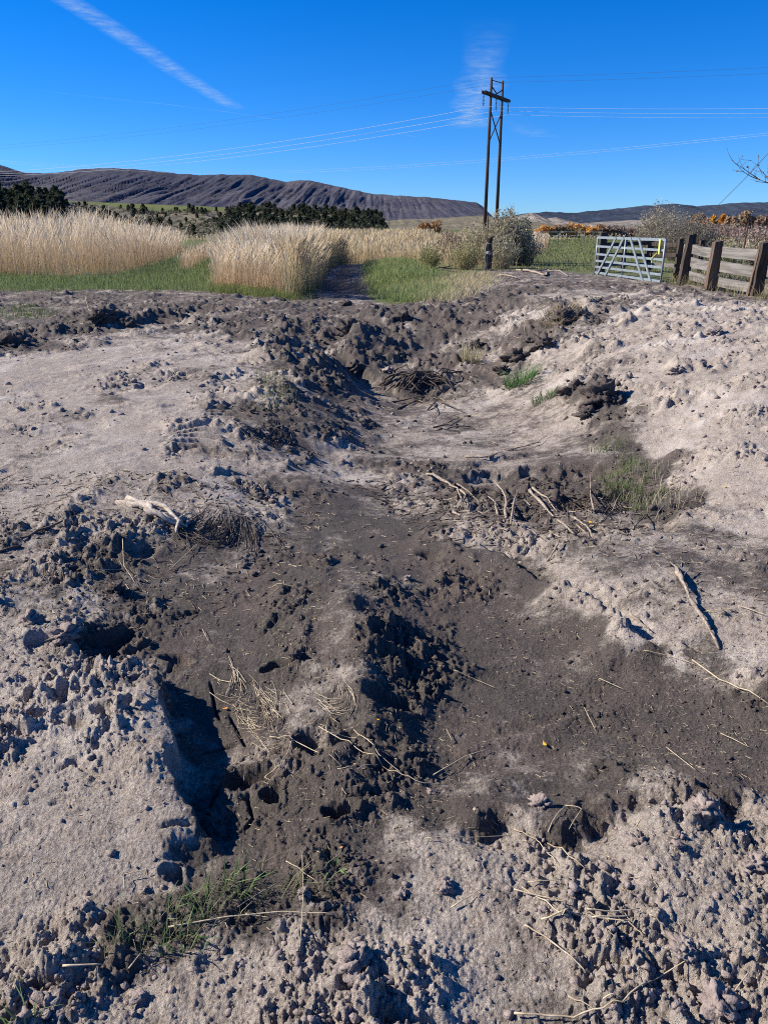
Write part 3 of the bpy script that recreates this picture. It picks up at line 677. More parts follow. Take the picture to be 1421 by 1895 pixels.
def area(poly, n, z=0.0, patch=None, far_bias=1.0, jit=.011):
    """n ground points in the patch of land outlined by the pixel polygon; density falls with distance"""
    Pw = W(np.array([p[0] for p in poly]), np.array([p[1] for p in poly]), z)[:, :2]
    lo, hi = Pw.min(0), Pw.max(0); out = []; got = 0
    while got < n:
        y = np.exp(rng.uniform(math.log(lo[1]), math.log(hi[1]), n * 2)) if far_bias else rng.uniform(lo[1], hi[1], n * 2)
        x = rng.uniform(lo[0], hi[0], n * 2)
        m = inside(x, y, Pw)
        if patch: m &= vn(x * patch[0], y * patch[0], patch[2]) > rng.normal(patch[1], .08, len(x))
        out.append(np.stack([x[m], y[m]], 1)); got += m.sum()
        if got == 0: raise RuntimeError('empty area')
    q = np.concatenate(out)[:n]; q = q + rng.normal(0, 1, q.shape) * (jit * q[:, 1:2] if lo[1] > 10 else .006 * q[:, 1:2])
    return np.concatenate([q, H(q[:, 0], q[:, 1])[:, None]], 1)
REED = [(0, .6), (.74, .5), (.88, 2.3), (1, .3)]
BLADE = [(0, 1), (.5, .9), (1, .1)]
FINE = [(0, 1), (.55, .8), (1, .1)]
def reeds(name, poly, n, h0, h1, ca, cb_, ta, tb, w=.011, hfun=None, lean=.12, leafn=.6, patch=None, seed=0):
    P = area(poly, n, patch=patch, jit=.003)
    hh = rng.uniform(h0, h1, n) * (1 + .15 * vn(P[:, 0] * .6, P[:, 1] * .6, 5 + seed))
    if hfun is not None: hh = hh * hfun(P)
    yaw = 5 * vn(P[:, 0] * .45, P[:, 1] * .3, 88 + seed) + rng.normal(-.3, .7, n); sc_w = np.maximum(1, P[:, 1] / 30)
    ln = np.abs(rng.normal(lean, .1, n)) * (1 + .9 * vn(P[:, 0] * .8, P[:, 1] * .6, 66))
    a = ribbons(P, hh, w * sc_w * rng.uniform(.6, 1.4, n), ln, yaw, REED, cols(n, ca, cb_, .28), cols(n, ta, tb, .22), .6)
    m = int(n * leafn); Q = P[rng.integers(0, n, m)] + rng.normal(0, .05, (m, 3)) * [1, 1, 0]
    Q[:, 2] = H(Q[:, 0], Q[:, 1])
    b = ribbons(Q, rng.uniform(.35, .8, m) * h1 * (hfun(Q) if hfun is not None else 1), w * 1.3 * np.maximum(1, Q[:, 1] / 30) * rng.uniform(.7, 1.3, m), np.abs(rng.normal(.35, .2, m)), rng.uniform(0, 6.28, m), FINE, cols(m, ca, cb_), cols(m, cb_, ta), .8, .5)
    V, F, C = join([a, b]); return tag(mk(name, V, F, M['veg'], attrs={'col': C}), kind='stuff')
def turf(name, poly, n, h0, h1, ca, cb_, w=.012, patch=None, lean=.3, ta=None):
    P = area(poly, n, patch=patch)
    sc_w = np.maximum(1, P[:, 1] / 18)
    V, F, C = ribbons(P, rng.uniform(h0, h1, n), w * sc_w * rng.uniform(.7, 1.3, n), np.abs(rng.normal(lean, .2, n)), rng.uniform(0, 6.28, n), BLADE, cols(n, ca, cb_, .2), cols(n, *(ta or (cb_, cb_)), .2), .6)
    return tag(mk(name, V, F, M['veg'], attrs={'col': C}), kind='stuff')
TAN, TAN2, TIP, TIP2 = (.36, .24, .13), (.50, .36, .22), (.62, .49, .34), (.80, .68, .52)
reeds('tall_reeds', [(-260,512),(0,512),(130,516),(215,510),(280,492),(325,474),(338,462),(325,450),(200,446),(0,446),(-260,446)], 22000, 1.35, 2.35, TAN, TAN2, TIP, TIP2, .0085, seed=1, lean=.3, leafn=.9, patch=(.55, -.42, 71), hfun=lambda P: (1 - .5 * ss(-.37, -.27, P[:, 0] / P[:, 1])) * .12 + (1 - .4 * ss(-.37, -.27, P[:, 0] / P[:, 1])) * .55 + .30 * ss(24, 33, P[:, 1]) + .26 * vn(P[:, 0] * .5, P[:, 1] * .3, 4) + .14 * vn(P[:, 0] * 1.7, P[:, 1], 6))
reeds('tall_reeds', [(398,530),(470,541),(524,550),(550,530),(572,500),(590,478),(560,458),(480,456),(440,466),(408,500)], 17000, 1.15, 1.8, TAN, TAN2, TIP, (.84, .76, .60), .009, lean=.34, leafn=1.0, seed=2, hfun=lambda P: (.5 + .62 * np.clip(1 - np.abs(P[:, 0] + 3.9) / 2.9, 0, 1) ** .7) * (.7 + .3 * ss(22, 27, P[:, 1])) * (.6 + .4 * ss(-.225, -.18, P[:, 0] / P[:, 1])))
reeds('ditch_bank_grass', [(530,553),(558,550),(574,520),(598,495),(640,479),(622,472),(580,490),(548,520)], 5500, .9, 1.5, (.20,.20,.08), (.42,.34,.19), (.55,.45,.28), TIP, .012, lean=.25, seed=9)
reeds('ditch_bank_grass', [(590,505),(632,484),(690,466),(760,450),(800,444),(790,437),(600,440),(480,446),(500,460)], 9000, .9, 1.6, (.30,.26,.11), TAN2, (.62,.50,.28), TIP, .012, seed=3)
reeds('track_median_grass', [(335,500),(352,500),(376,484),(418,460),(440,448),(425,446),(395,454),(358,474)], 1800, .45, .8, TAN, (.50,.36,.24), (.60,.46,.32), TIP, .011, leafn=.8, seed=4)
reeds('meadow_grass', [(700,470),(760,482),(830,500),(905,502),(905,470),(905,445),(870,437),(800,438),(745,447)], 6000, .5, 1.05, (.34,.29,.14), TAN2, (.58,.47,.28), TIP, .011, leafn=.9, seed=5)
reeds('meadow_grass', [(905,497),(960,493),(1000,468),(1010,448),(985,440),(905,440)], 5200, .75, 1.15, TAN, (.52,.37,.24), (.66,.52,.36), TIP, .011, leafn=.9, seed=6)
reeds('meadow_grass', [(1225,470),(1421,500),(1640,520),(1640,445),(1421,443),(1225,443)], 5000, .5, .95, (.30,.27,.15), (.42,.34,.22), (.50,.42,.28), (.62,.52,.36), .011, leafn=.9, seed=7)
reeds('far_meadow_grass', [(420,447),(700,441),(1000,440),(1400,441),(1800,442),(1800,434),(-400,434),(-400,445)], 6000, .5, .9, (.40,.31,.18), TAN2, (.58,.46,.29), TIP, .014, leafn=.4, seed=8)
GR, GR2 = (.09, .13, .04), (.19, .24, .10)
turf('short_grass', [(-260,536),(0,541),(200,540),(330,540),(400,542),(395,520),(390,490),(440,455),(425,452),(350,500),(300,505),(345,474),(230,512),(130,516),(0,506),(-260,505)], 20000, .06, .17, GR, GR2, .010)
turf('short_grass', [(970,500),(1105,506),(1240,505),(1240,450),(1105,442),(1020,442),(1000,470)], 13000, .07, .17, (.12,.15,.05), (.24,.26,.12), .011)
turf('ditch_edge_grass', [(690,500),(706,530),(728,562),(800,568),(830,545),(800,515),(770,490),(730,478),(700,482)], 12000, .08, .26, (.05,.12,.03), (.16,.24,.07), .011, ta=((.12,.24,.07),(.48,.42,.22)))
turf('trampled_dry_grass', [(760,520),(905,505),(900,540),(850,570),(780,570)], 5000, .08, .22, (.36,.31,.16), (.52,.45,.28), .009, lean=.9)
turf('ditch_edge_grass', [(395,540),(480,552),(540,560),(565,530),(530,535),(450,530)], 4500, .08, .2, (.05,.10,.02), (.20,.22,.08), .011)
turf('fence_line_weeds', [(1240,530),(1330,545),(1421,575),(1560,590),(1560,520),(1421,520),(1300,510)], 5000, .1, .38, (.12,.14,.05), (.32,.27,.16), .010, patch=(1.2, .0, 9), lean=.5)
turf('sparse_green_grass', [(1095,780),(1150,770),(1210,830),(1250,880),(1190,915),(1130,860)], 900, .03, .09, (.05,.10,.025), (.12,.17,.05), .004, patch=(3, -.05, 12), ta=((.12,.2,.06),(.36,.34,.18)))
turf('dry_stubble', [(1180,800),(1260,830),(1290,900),(1200,930),(1160,870)], 220, .04, .13, (.30,.26,.18), (.48,.42,.31), .004)
turf('sparse_green_grass', [(0,575),(60,570),(110,590),(20,600)], 900, .03, .08, (.06,.10,.03), (.12,.17,.05), .008)
turf('sparse_green_grass', [(470,690),(530,680),(550,740),(480,760)], 500, .03, .10, (.12,.15,.05), (.3,.28,.14), .004)

def tuft(name, label, cat, px, py, n, r, h, ca, cb_, ta, tb, w=.004, lean=.6, group=None):
    c = G(px, py)[0]
    a = rng.uniform(0, 6.28, n); rr = r * np.sqrt(rng.random(n))
    P = np.stack([np.cos(a) * rr, np.sin(a) * rr, np.zeros(n)], 1)
    P[:, 2] = H(P[:, 0] + c[0], P[:, 1] + c[1]) - c[2] - .01
    V, F, C = ribbons(P, rng.uniform(.5, 1, n) * h, w * rng.uniform(.7, 1.3, n), np.abs(rng.normal(lean, .25, n)), a + rng.normal(0, .5, n), FINE, cols(n, ca, cb_), cols(n, ta, tb), .8, .45)
    o = mk(name, V, F, M['veg'], attrs={'col': C}); o.location = c
    return tag(o, label, cat, group)
tuft('grass_tuft', 'bright green grass tuft leaning left on the right side of the silt floor', 'grass tuft', 962, 712, 260, .20, .34, (.04,.11,.03), (.08,.17,.05), (.10,.24,.07), (.20,.34,.14), .006, .7)
tuft('grass_tuft', 'smaller green grass tuft just right of the bright one, by the dark clods', 'grass tuft', 1008, 742, 130, .16, .2, (.05,.10,.03), (.10,.17,.06), (.12,.22,.08), (.24,.3,.14), .006, .7)
tuft('grass_tuft', 'pale dry straw tuft on the dark slope above the silt floor', 'grass tuft', 870, 672, 150, .14, .38, (.30,.27,.15), (.45,.38,.22), (.62,.55,.34), (.72,.64,.42), .007, .45)
tuft('grass_clump', 'uprooted tan grass clump lying on the dirt heap near the top right', 'grass tuft', 1035, 588, 260, .30, .3, (.22,.18,.11), (.34,.28,.17), (.42,.35,.22), (.5,.42,.28), .008, 1.1)
for (px, py, lab) in ((238, 1738, 'small green grass sprig at the left end of the dark grassy strip'), (328, 1752, 'small green grass sprig hanging below the long straw stalk'),
                 (372, 1668, 'green grass sprig in the upper middle of the dark grassy strip'), (440, 1645, 'upright green grass sprig nearest the round hole in the near basin'),
                 (380, 1720, 'low green grass sprig right under the long straw stalk'), (410, 1640, 'faint green grass sprig on the upper edge of the grassy strip'), (300, 1700, 'thin green grass sprig left of centre in the grassy strip'), (45, 1875, 'tiny green sprig in the bottom left corner')):
    tuft('grass_sprig', lab, 'grass sprig', px, py, 12, .035, .11, (.05,.10,.03), (.08,.14,.04), (.16,.28,.08), (.34,.42,.2), .004, .6, 'green grass sprigs in the foreground dirt')
tuft('broadleaf_weed', 'broad-leaved green weed lying at the edge of the near basin', 'weed', 618, 1606, 8, .015, .06, (.06,.12,.04), (.08,.15,.05), (.16,.28,.10), (.3,.4,.2), .007, 1.3)
P2 = area([(180,1760),(260,1720),(330,1660),(480,1600),(600,1610),(620,1660),(450,1700),(330,1760),(200,1790)], 300)
V, F, C = ribbons(P2, rng.uniform(.015, .07, 300), .002 * rng.uniform(.7, 1.3, 300), np.abs(rng.normal(.9, .4, 300)), rng.uniform(0, 6.28, 300), BLADE, cols(300, (.10,.13,.05), (.3,.26,.16)), cols(300, (.14,.2,.07), (.5,.43,.28)), .6)
tag(mk('thin_grass', V, F, M['veg'], attrs={'col': C}), kind='stuff')

# ------------------------------------------------------------------ bushes and trees
def leaf_quads(P, size, ca, cb_, j=.2, up=0.0):
    n = len(P); a = rng.normal(0, 1, (n, 3)); a /= np.linalg.norm(a, axis=1)[:, None]
    b = rng.normal(0, 1, (n, 3)); b[:, 2] += up; b -= (b * a).sum(1)[:, None] * a; b /= np.linalg.norm(b, axis=1)[:, None] + 1e-9
    s = (size * rng.uniform(.6, 1.4, n))[:, None]
    c = np.cross(a, b)
    V = np.stack([P + b * s, P + c * s * .5, P - b * s, P - c * s * .5], 1).reshape(-1, 3)
    F = np.arange(n * 4).reshape(-1, 4)
    return V, F, np.repeat(cols(n, ca, cb_, j), 4, 0)
def bush(name, label, cat, px, py_base, py_top, Y, wpx, n_st, leaves, lc, lc2, sc_, sc2, leaf=.03, group=None, spread=.6, stem_w=.012, parts=True):
    base = At(px, py_base, Y); base[2] = float(H(base[0], base[1])); top = At(px, py_top, Y)[2]
    hgt = top - base[2]; rad = wpx / FPX * Y / 2
    root = empty(name, base, label, cat, group)
    # stems
    a = rng.uniform(0, 6.28, n_st); q = np.sqrt(rng.random(n_st)); hh = hgt * (1 - .45 * q ** 2) * rng.uniform(.7, 1.02, n_st)
    P = np.stack([np.cos(a) * .35 * rad * q, np.sin(a) * .35 * rad * q, np.zeros(n_st) - .03], 1)
    lean = q * rad * .75 / hh * rng.uniform(.8, 1.1, n_st)
    V, F, C = ribbons(P, hh, np.full(n_st, stem_w), lean, a, FINE, cols(n_st, sc_, sc2), cols(n_st, sc_, sc2), .35)
    mk('stems', V, F, M['veg'], root, {'col': C})
    # leaf clusters towards the ends of the stems
    i = rng.integers(0, n_st, leaves); t = 1 - np.abs(rng.normal(0, .42, leaves)); t = np.where(t < .1, rng.uniform(.1, 1, leaves), t); t = np.clip(t, .08, 1.03)
    off = hh[i] * lean[i] * (t * .65 + .35 * t ** 2.5)
    L = P[i] + np.stack([np.cos(a[i]) * off, np.sin(a[i]) * off, hh[i] * t], 1) + rng.normal(0, leaf * 1.3, (leaves, 3))
    V, F, C = leaf_quads(L, leaf, lc, lc2, .22, up=1.2)
    mk('foliage', V, F, M['veg'], root, {'col': C}, smooth=False)
    return root
GG, GG2 = (.27, .245, .16), (.46, .41, .30)
bush('rabbitbrush', 'big rounded grey-green rabbitbrush at the foot of the power pole', 'bush', 935, 470, 374, 36, 84, 320, 7000, GG, GG2, (.22,.18,.13), (.3,.25,.18), .05)
bush('rabbitbrush', 'dark upright rabbitbrush just right of the big grey-green one', 'bush', 968, 462, 386, 38, 34, 90, 1500, (.11,.12,.08), (.2,.2,.13), (.15,.12,.1), (.2,.17,.13), .05)
bush('rabbitbrush', 'low grey-green rabbitbrush below the big one, beside the old post', 'bush', 928, 480, 424, 33, 70, 160, 1700, (.25,.25,.17), (.38,.36,.26), (.3,.25,.18), (.36,.3,.2), .04)
bush('rabbitbrush', 'brown-headed rabbitbrush left of the old post in the tan grass', 'bush', 833, 468, 415, 40, 62, 200, 2400, (.28,.21,.15), (.40,.31,.24), (.2,.17,.1), (.26,.22,.13), .04)
bush('rabbitbrush', 'broad tan green brush filling in left of the pole foot', 'bush', 888, 468, 398, 37, 62, 240, 2600, (.30,.28,.18), (.46,.42,.30), (.3,.25,.18), (.36,.3,.2), .045)
bush('rabbitbrush', 'low tan brush at the right foot of the big grey-green one', 'bush', 972, 472, 420, 36, 62, 200, 2000, (.28,.26,.18), (.42,.39,.28), (.3,.25,.18), (.36,.3,.2), .04)
bush('rabbitbrush', 'yellow green brush low in the grass left of the old post', 'bush', 862, 482, 436, 32, 66, 200, 2000, (.27,.27,.13), (.42,.38,.2), (.3,.27,.16), (.36,.3,.2), .035)
bush('rabbitbrush', 'small olive brush on the ditch bank in the tan grass', 'bush', 795, 488, 446, 33, 50, 160, 1300, (.2,.22,.09), (.34,.33,.16), (.3,.27,.16), (.36,.3,.2), .035)
bush('rabbitbrush', 'pale tan brush between the brown-headed one and the pole', 'bush', 868, 462, 403, 42, 60, 200, 1800, (.42,.34,.21), (.56,.46,.3), (.4,.33,.2), (.46,.38,.24), .04)
bush('willow_bush', 'tall pale grey twiggy willow behind the steel gate', 'bush', 1216, 465, 366, 44, 90, 620, 7500, (.27,.24,.18), (.40,.36,.28), (.26,.22,.18), (.36,.31,.25), .045, stem_w=.016)
bush('willow_bush', 'lower rounded grey willow right of the tall one behind the fence', 'bush', 1262, 468, 385, 40, 120, 700, 8500, (.17,.15,.12), (.29,.26,.2), (.2,.17,.15), (.27,.23,.2), .04, stem_w=.016)
bush('sagebrush', 'yellowish green brush behind the right end of the plank fence', 'bush', 1338, 478, 434, 30, 62, 200, 2400, (.22,.24,.10), (.40,.38,.22), (.3,.26,.16), (.36,.3,.2), .035)
bush('sagebrush', 'dull tan brush at the right edge behind the fence', 'bush', 1405, 485, 436, 30, 60, 200, 2000, (.26,.23,.15), (.40,.34,.24), (.3,.24,.17), (.36,.3,.2), .035)
for k, (px, pt, Y, w, a, b_) in enumerate([(1310,405,75,90,(.25,.17,.13),(.36,.25,.19)),(1300,410,62,50,(.22,.15,.14),(.32,.23,.2)),(1345,409,70,70,(.25,.19,.15),(.34,.26,.2)),(1385,414,60,90,(.24,.17,.16),(.34,.25,.22)),(1425,411,58,70,(.25,.17,.15),(.36,.26,.22)),(1405,421,52,70,(.3,.24,.19),(.4,.32,.26))]):
    bush('willow_thicket', ['purplish brown willow thicket clump, leftmost of those right of the grey willow','short dull purple willow clump just right of the grey willow','brown willow clump in front of the orange crowns','purplish willow clump behind the steel fence stake','red brown willow clump at the right picture edge','pale brown willow clump lowest at the right edge'][k], 'bush', px, 445, pt, Y, w * 1.25, 300, 2600, a, b_, (.2,.14,.13), (.3,.21,.19), .09, 'willow thicket beyond the plank fence', stem_w=.03)

def tree(name, label, px, py_top, Y, wpx, la, lb, leaves=420, leaf=.5, group=None, cat='tree', loc_z=-2.7, trunk=True):
    c = At(px, py_top, Y); hgt = c[2] - loc_z; rad = wpx / FPX * Y / 2
    root = empty(name, (c[0], Y, loc_z), label, cat, group)
    if trunk:
        m = MB(); m.tube([(0, 0, -.3), (.02 * hgt, 0, .3 * hgt), (0, .02 * hgt, .55 * hgt)], [.04 * hgt, .03 * hgt, .015 * hgt], 6)
        for k in range(5):
            an = k * 1.3; m.tube([(0, 0, (.28 + .05 * k) * hgt), (math.cos(an) * rad * .5, math.sin(an) * rad * .5, (.55 + .06 * k) * hgt)], [.015 * hgt, .006 * hgt], 5)
        m.build('trunk', M['bark'], root)
    nc = 11; cc = np.stack([rng.normal(0, .42, nc) * rad, rng.normal(0, .42, nc) * rad, rng.uniform(.18, .84, nc) * hgt], 1)
    i = rng.integers(0, nc, leaves); d = rng.normal(0, 1, (leaves, 3)); d /= np.linalg.norm(d, axis=1)[:, None]
    L = cc[i] + d * (np.array([rad * .42, rad * .42, hgt * .18]) * rng.uniform(.5, 1.05, (leaves, 1)))
    V, F, C = leaf_quads(L, leaf, la, lb, .2)
    mk('crown', V, F, M['veg'], root, {'col': C})
    return root
OR, OR2 = (.62, .32, .08), (.80, .48, .16)
names = ['leftmost', 'second', 'third', 'fourth', 'fifth', 'sixth', 'seventh', 'eighth', 'ninth', 'tenth', 'eleventh', 'twelfth']
for k, (px, pt, w) in enumerate([(784,407,26),(811,406,24),(798,412,18)]):
    tree('cottonwood', ['orange cottonwood, left one of the small pair left of the power pole','orange cottonwood, right one of the small pair left of the power pole','low orange cottonwood in the gap of the small pair left of the pole'][k], px, pt, 330, w, (.30,.15,.06), (.42,.24,.10), 420, .45, 'orange cottonwoods left of the power pole')
for k, (px, pt, w, a, b_) in enumerate([(1004,418,18,OR,OR2),(1020,422,14,OR,OR2),(1032,419,14,(.3,.2,.13),(.42,.29,.18)),(1046,418,16,(.28,.2,.15),(.38,.28,.2)),(1062,414,22,OR,OR2),(1082,415,22,OR,OR2),(1097,420,16,OR,OR2),(1112,416,22,(.3,.19,.13),(.4,.27,.19)),(1130,419,22,(.26,.18,.15),(.36,.26,.21)),(1150,417,24,(.28,.2,.17),(.38,.29,.24)),(1170,419,22,(.26,.18,.16),(.36,.27,.23)),(1188,414,20,(.25,.18,.15),(.34,.26,.22))]):
    hue = 'orange' if a == OR else 'brownish'
    tree('cottonwood', '%s autumn cottonwood, %s from the left in the row beyond the green field' % (hue, names[k]), px, pt - 3, 300, w * 1.3, a, b_, 620, .42, 'autumn cottonwoods beyond the green field')
for k, (px, pt, w, Y, a, b_, lab) in enumerate([(1322,392,26,120,(.50,.24,.03),(.62,.36,.05),'golden orange tree between two brown crowns beyond the fence'),(1343,397,20,110,(.48,.19,.03),(.60,.29,.06),'small bright orange tree right of the golden one'),(1296,393,34,130,(.30,.19,.12),(.42,.28,.18),'brownish orange tree left of the golden one'),
    (1374,384,48,120,(.28,.19,.12),(.42,.30,.18),'large tan brown crown right of the orange trees'),(1408,395,34,115,(.27,.18,.13),(.38,.27,.19),'brown tree at the right edge under the bare twigs'),(1440,392,40,120,(.27,.18,.13),(.38,.27,.19),'brown tree running out of the picture on the right'),(1355,402,22,100,(.36,.25,.16),(.46,.33,.22),'pale tan small tree below the orange ones')]):
    tree('cottonwood', lab, px, pt, Y, w, a, b_, 2000, .26, loc_z=-1.0, group= 'autumn trees beyond the plank fence')
# junipers: four shapes, then copies
protos = []
def juniper(k):
    root = empty('juniper', (0, 0, 0), None, 'tree', 'junipers on the low hill')
    m = MB(); m.tube([(0, 0, -.2), (0, 0, .5)], [.09, .06], 5); m.build('trunk', M['bark'], root)
    n = 260; h = rng.random(n) ** .8; r = (.50 - .30 * h) * np.sqrt(rng.random(n)) * (1 + .3 * np.sin(h * 9 + k)); a = rng.uniform(0, 6.28, n)
    L = np.stack([np.cos(a) * r, np.sin(a) * r, .08 + h * .92], 1)
    V, F, C = leaf_quads(L, .12, (.030,.042,.024), (.075,.085,.05), .3)
    mk('crown', V, F, M['veg'], root, {'col': C}); return root
protos = [juniper(k) for k in range(4)]
def hill_z(x, y):
    # nearest point of the low hill's mesh
    d = (HV[..., 0] - x) ** 2 + (HV[..., 1] - y) ** 2; i = np.unravel_index(np.argmin(d), d.shape); return float(HV[i][2])
spots = []
for _ in range(90): spots.append((random.uniform(-60, 120), random.uniform(332, 418), random.uniform(4.6, 7.0)))
for _ in range(150): spots.append((random.uniform(425, 708), random.uniform(335, 418), random.uniform(2.4, 4.2)))
for _ in range(75): spots.append((random.uniform(110, 440), random.uniform(315, 418), random.uniform(1.8, 3.4)))
used = set()
for i, (px, Y, s_) in enumerate(spots):
    x = float(At(px, 400, Y)[0]); z = hill_z(x, Y)
    if z < -1: continue
    k = i % 4
    o = protos[k] if k not in used else copy_tree(protos[k]); used.add(k)
    o.location = (x, Y, z - .1); o.scale = (s_ * .9, s_ * .9, s_); o.rotation_euler = (0, 0, i * 1.7)
    if px < 120: o['group'] = 'dark junipers massed on the hill at the left edge'; o['label'] = 'dark juniper among those massed on the hill at the left edge'
    elif px < 425: o['group'] = 'junipers scattered on the pale eroded slope'; o['label'] = 'small juniper scattered on the pale eroded slope'
    else: o['group'] = 'junipers on the dark low hill'; o['label'] = 'dark juniper in the band on the low hill below the ridge'
def scrub(name, n, px0, px1, t0, t1, size, ca, cb_):
    i = rng.uniform(t0, t1, n) * (HV.shape[0] - 1); pxs = rng.uniform(px0, px1, n); iy = i.astype(int)
    xs = At(pxs, np.full(n, 400.0), 420.0)[:, 0] * (HV[iy, 0, 1] / 420.0) ** .7
    row = HV[iy]; j = np.argmin(np.abs(row[:, :, 0] - xs[:, None]), 1); P = row[np.arange(n), j]
    keep = vn(P[:, 0] * .05, P[:, 1] * .03, 44) + rng.normal(0, .15, n) > -.1; P = P[keep]
    c = np.repeat(P, 9, 0) + rng.normal(0, 1, (len(P) * 9, 3)) * [.7, .7, .4] * size + [0, 0, size * .6]
    V, F, C = leaf_quads(c, size * .6, ca, cb_, .3); tag(mk(name, V, F, M['veg'], attrs={'col': C}), kind='stuff')
scrub('hillside_scrub', 1500, 425, 715, .0, 1.0, 1.3, (.032,.042,.026), (.085,.088,.055))
scrub('hillside_scrub', 900, 100, 430, .0, .95, .8, (.035,.045,.025), (.10,.095,.06))
scrub('hillside_scrub', 900, -60, 130, .0, 1.0, 1.6, (.018,.028,.016), (.042,.052,.03))
# bare twigs reaching in at the upper right
def branch(m, p, d, L, r, depth):
    L = L * .78
    pts = [p]; q = Vector(p); dd = Vector(d)
    for _ in range(5):
        dd = (dd + Vector((random.uniform(-.2, .2), random.uniform(-.2, .2), random.uniform(-.12, .22)))).normalized(); q = q + dd * L / 5; pts.append(tuple(q))
    m.tube(pts, [r * (1 - .16 * i) for i in range(6)], 5)
    if depth:
        for i in (1, 2, 3, 4, 5):
            for _ in range(2 if depth > 1 else 1):
                ax = Vector((random.uniform(-1, 1), random.uniform(-1, 1), random.uniform(-.3, 1))).normalized()
                branch(m, pts[i], (dd + ax * .9).normalized(), L * random.uniform(.35, .6), r * .5, depth - 1)
    else: buds.append(pts[-1]); buds.append(pts[3])
buds = []
tb = At(1600, 480, 12); tb[2] = 0
tr = empty('bare_tree', tb, 'bare twiggy tree reaching in from the upper right edge', 'tree')
m = MB(); m.tube([(0, 0, -.2), (-.05, .02, 1.2), (.05, 0, 2.6)], [.13, .10, .07], 8, wob=.05); m.build('trunk', M['bark'], tr)
for (px, py, px2, py2) in [(1560,420,1425,360),(1560,420,1400,262),(1570,400,1400,300),(1560,410,1420,330)]:
    m = MB(); a = At(px, py, 12) - tb; b_ = At(px2, py2, 11.5) - tb
    v = Vector(b_ - a); branch(m, tuple(a), v.normalized(), v.length, .016, 2); m.tube([(0.02, 0, 2.0), tuple((Vector((0.02, 0, 2.0)) + Vector(a)) / 2 + Vector((0, 0, .05))), tuple(a)], [.05, .03, .016], 6)
    m.build('branch', M['bark'], tr)
L = np.array(buds); L = L[rng.integers(0, len(L), min(len(L) * 1, 260))]
V, F, C = leaf_quads(L, .022, (.16,.10,.06), (.3,.2,.1), .2); mk('dry_leaves', V, F, M['veg'], tr, {'col': C})['kind'] = 'stuff'
#==PART3==
# ------------------------------------------------------------------ clods
def ico(sub):
    import bmesh
    bm = bmesh.new(); bmesh.ops.create_icosphere(bm, subdivisions=sub, radius=1)
    V = np.array([v.co[:] for v in bm.verts]); F = np.array([[v.index for v in f.verts] for f in bm.faces]); bm.free(); return V, F
I1, I2, I4 = ico(1), ico(2), ico(4)
def lumpy(base, s, amp, k=1.6):
    V = base[0]; n = 2.2 * billow(V[:, 0] * k + s, V[:, 1] * k + V[:, 2] * 1.7 + s * 3, 4, int(s) % 97, .6) - .9
    n2 = fbm(V[:, 2] * k * 2 + s, V[:, 0] * k * 2 - V[:, 1] + s * 2, 3, int(s * 3) % 91, .6)
    return V * (1 + amp * n + amp * .6 * n2)[:, None]
def crumbs(name, n, rmin, rmax, ymin, ymax, base, matn, wet_shade_range, seed, thr=.3):
    out = np.zeros((0, 2))
    while len(out) < n:
        y = np.exp(rng.uniform(math.log(ymin), math.log(ymax), n * 3)); x = rng.uniform(-1, 1, n * 3) * .62 * (.937 * y + .575)
        r = bil(rr_, x, y) * (.4 + .95 * ss(-.35, .55, fbm(x * 2.2, y * 2.2, 3, 21))); w = bil(ww, x, y)
        m = (rng.random(n * 3) < np.clip(r * 1.1 - thr + .2, .03, 1)) & (w >= wet_shade_range[0]) & (w < wet_shade_range[1])
        out = np.concatenate([out, np.stack([x[m], y[m]], 1)])
    q = out[:n]; z = H(q[:, 0], q[:, 1])
    rad = rmin * (rng.random(n) ** -0.55); rad = np.minimum(rad, rmax) * np.clip(q[:, 1] / 3.0, 1, 2.6)
    Vb = [lumpy(base, 3.7 * k + seed, .65, 1.1) for k in range(12)]; nv = len(base[0]); V = np.zeros((n, nv, 3))
    ch = rng.integers(0, 12, n); a = rng.uniform(0, 6.28, n); sc3 = rng.uniform(.5, 1.3, (n, 3)) * [1, 1, .75]
    B = np.stack(Vb)[ch] * sc3[:, None, :] * rad[:, None, None]
    ca, sa = np.cos(a)[:, None], np.sin(a)[:, None]
    V[..., 0] = B[..., 0] * ca - B[..., 1] * sa + q[:, 0:1]; V[..., 1] = B[..., 0] * sa + B[..., 1] * ca + q[:, 1:2]
    V[..., 2] = B[..., 2] + (z + rad * .15)[:, None]
    F = (base[1][None] + (np.arange(n) * nv)[:, None, None]).reshape(-1, 3)
    tag(mk(name, V.reshape(-1, 3), F, matn), kind='stuff')
crumbs('dry_soil_crumbs', 5500, .0025, .010, 1.0, 12, I1, M['clod_pale'], (-1, .5), 3)
crumbs('moist_soil_crumbs', 4500, .0025, .010, 1.5, 14, I1, M['clod_dark'], (.4, 2), 5, .2)
crumbs('dry_soil_crumbs', 220, .006, .011, 1.0, 12, I2, M['clod_pale'], (-1, .5), 7, .45)
crumbs('moist_soil_crumbs', 250, .006, .011, 1.8, 16, I2, M['clod_dark'], (.45, 2), 9, .4)
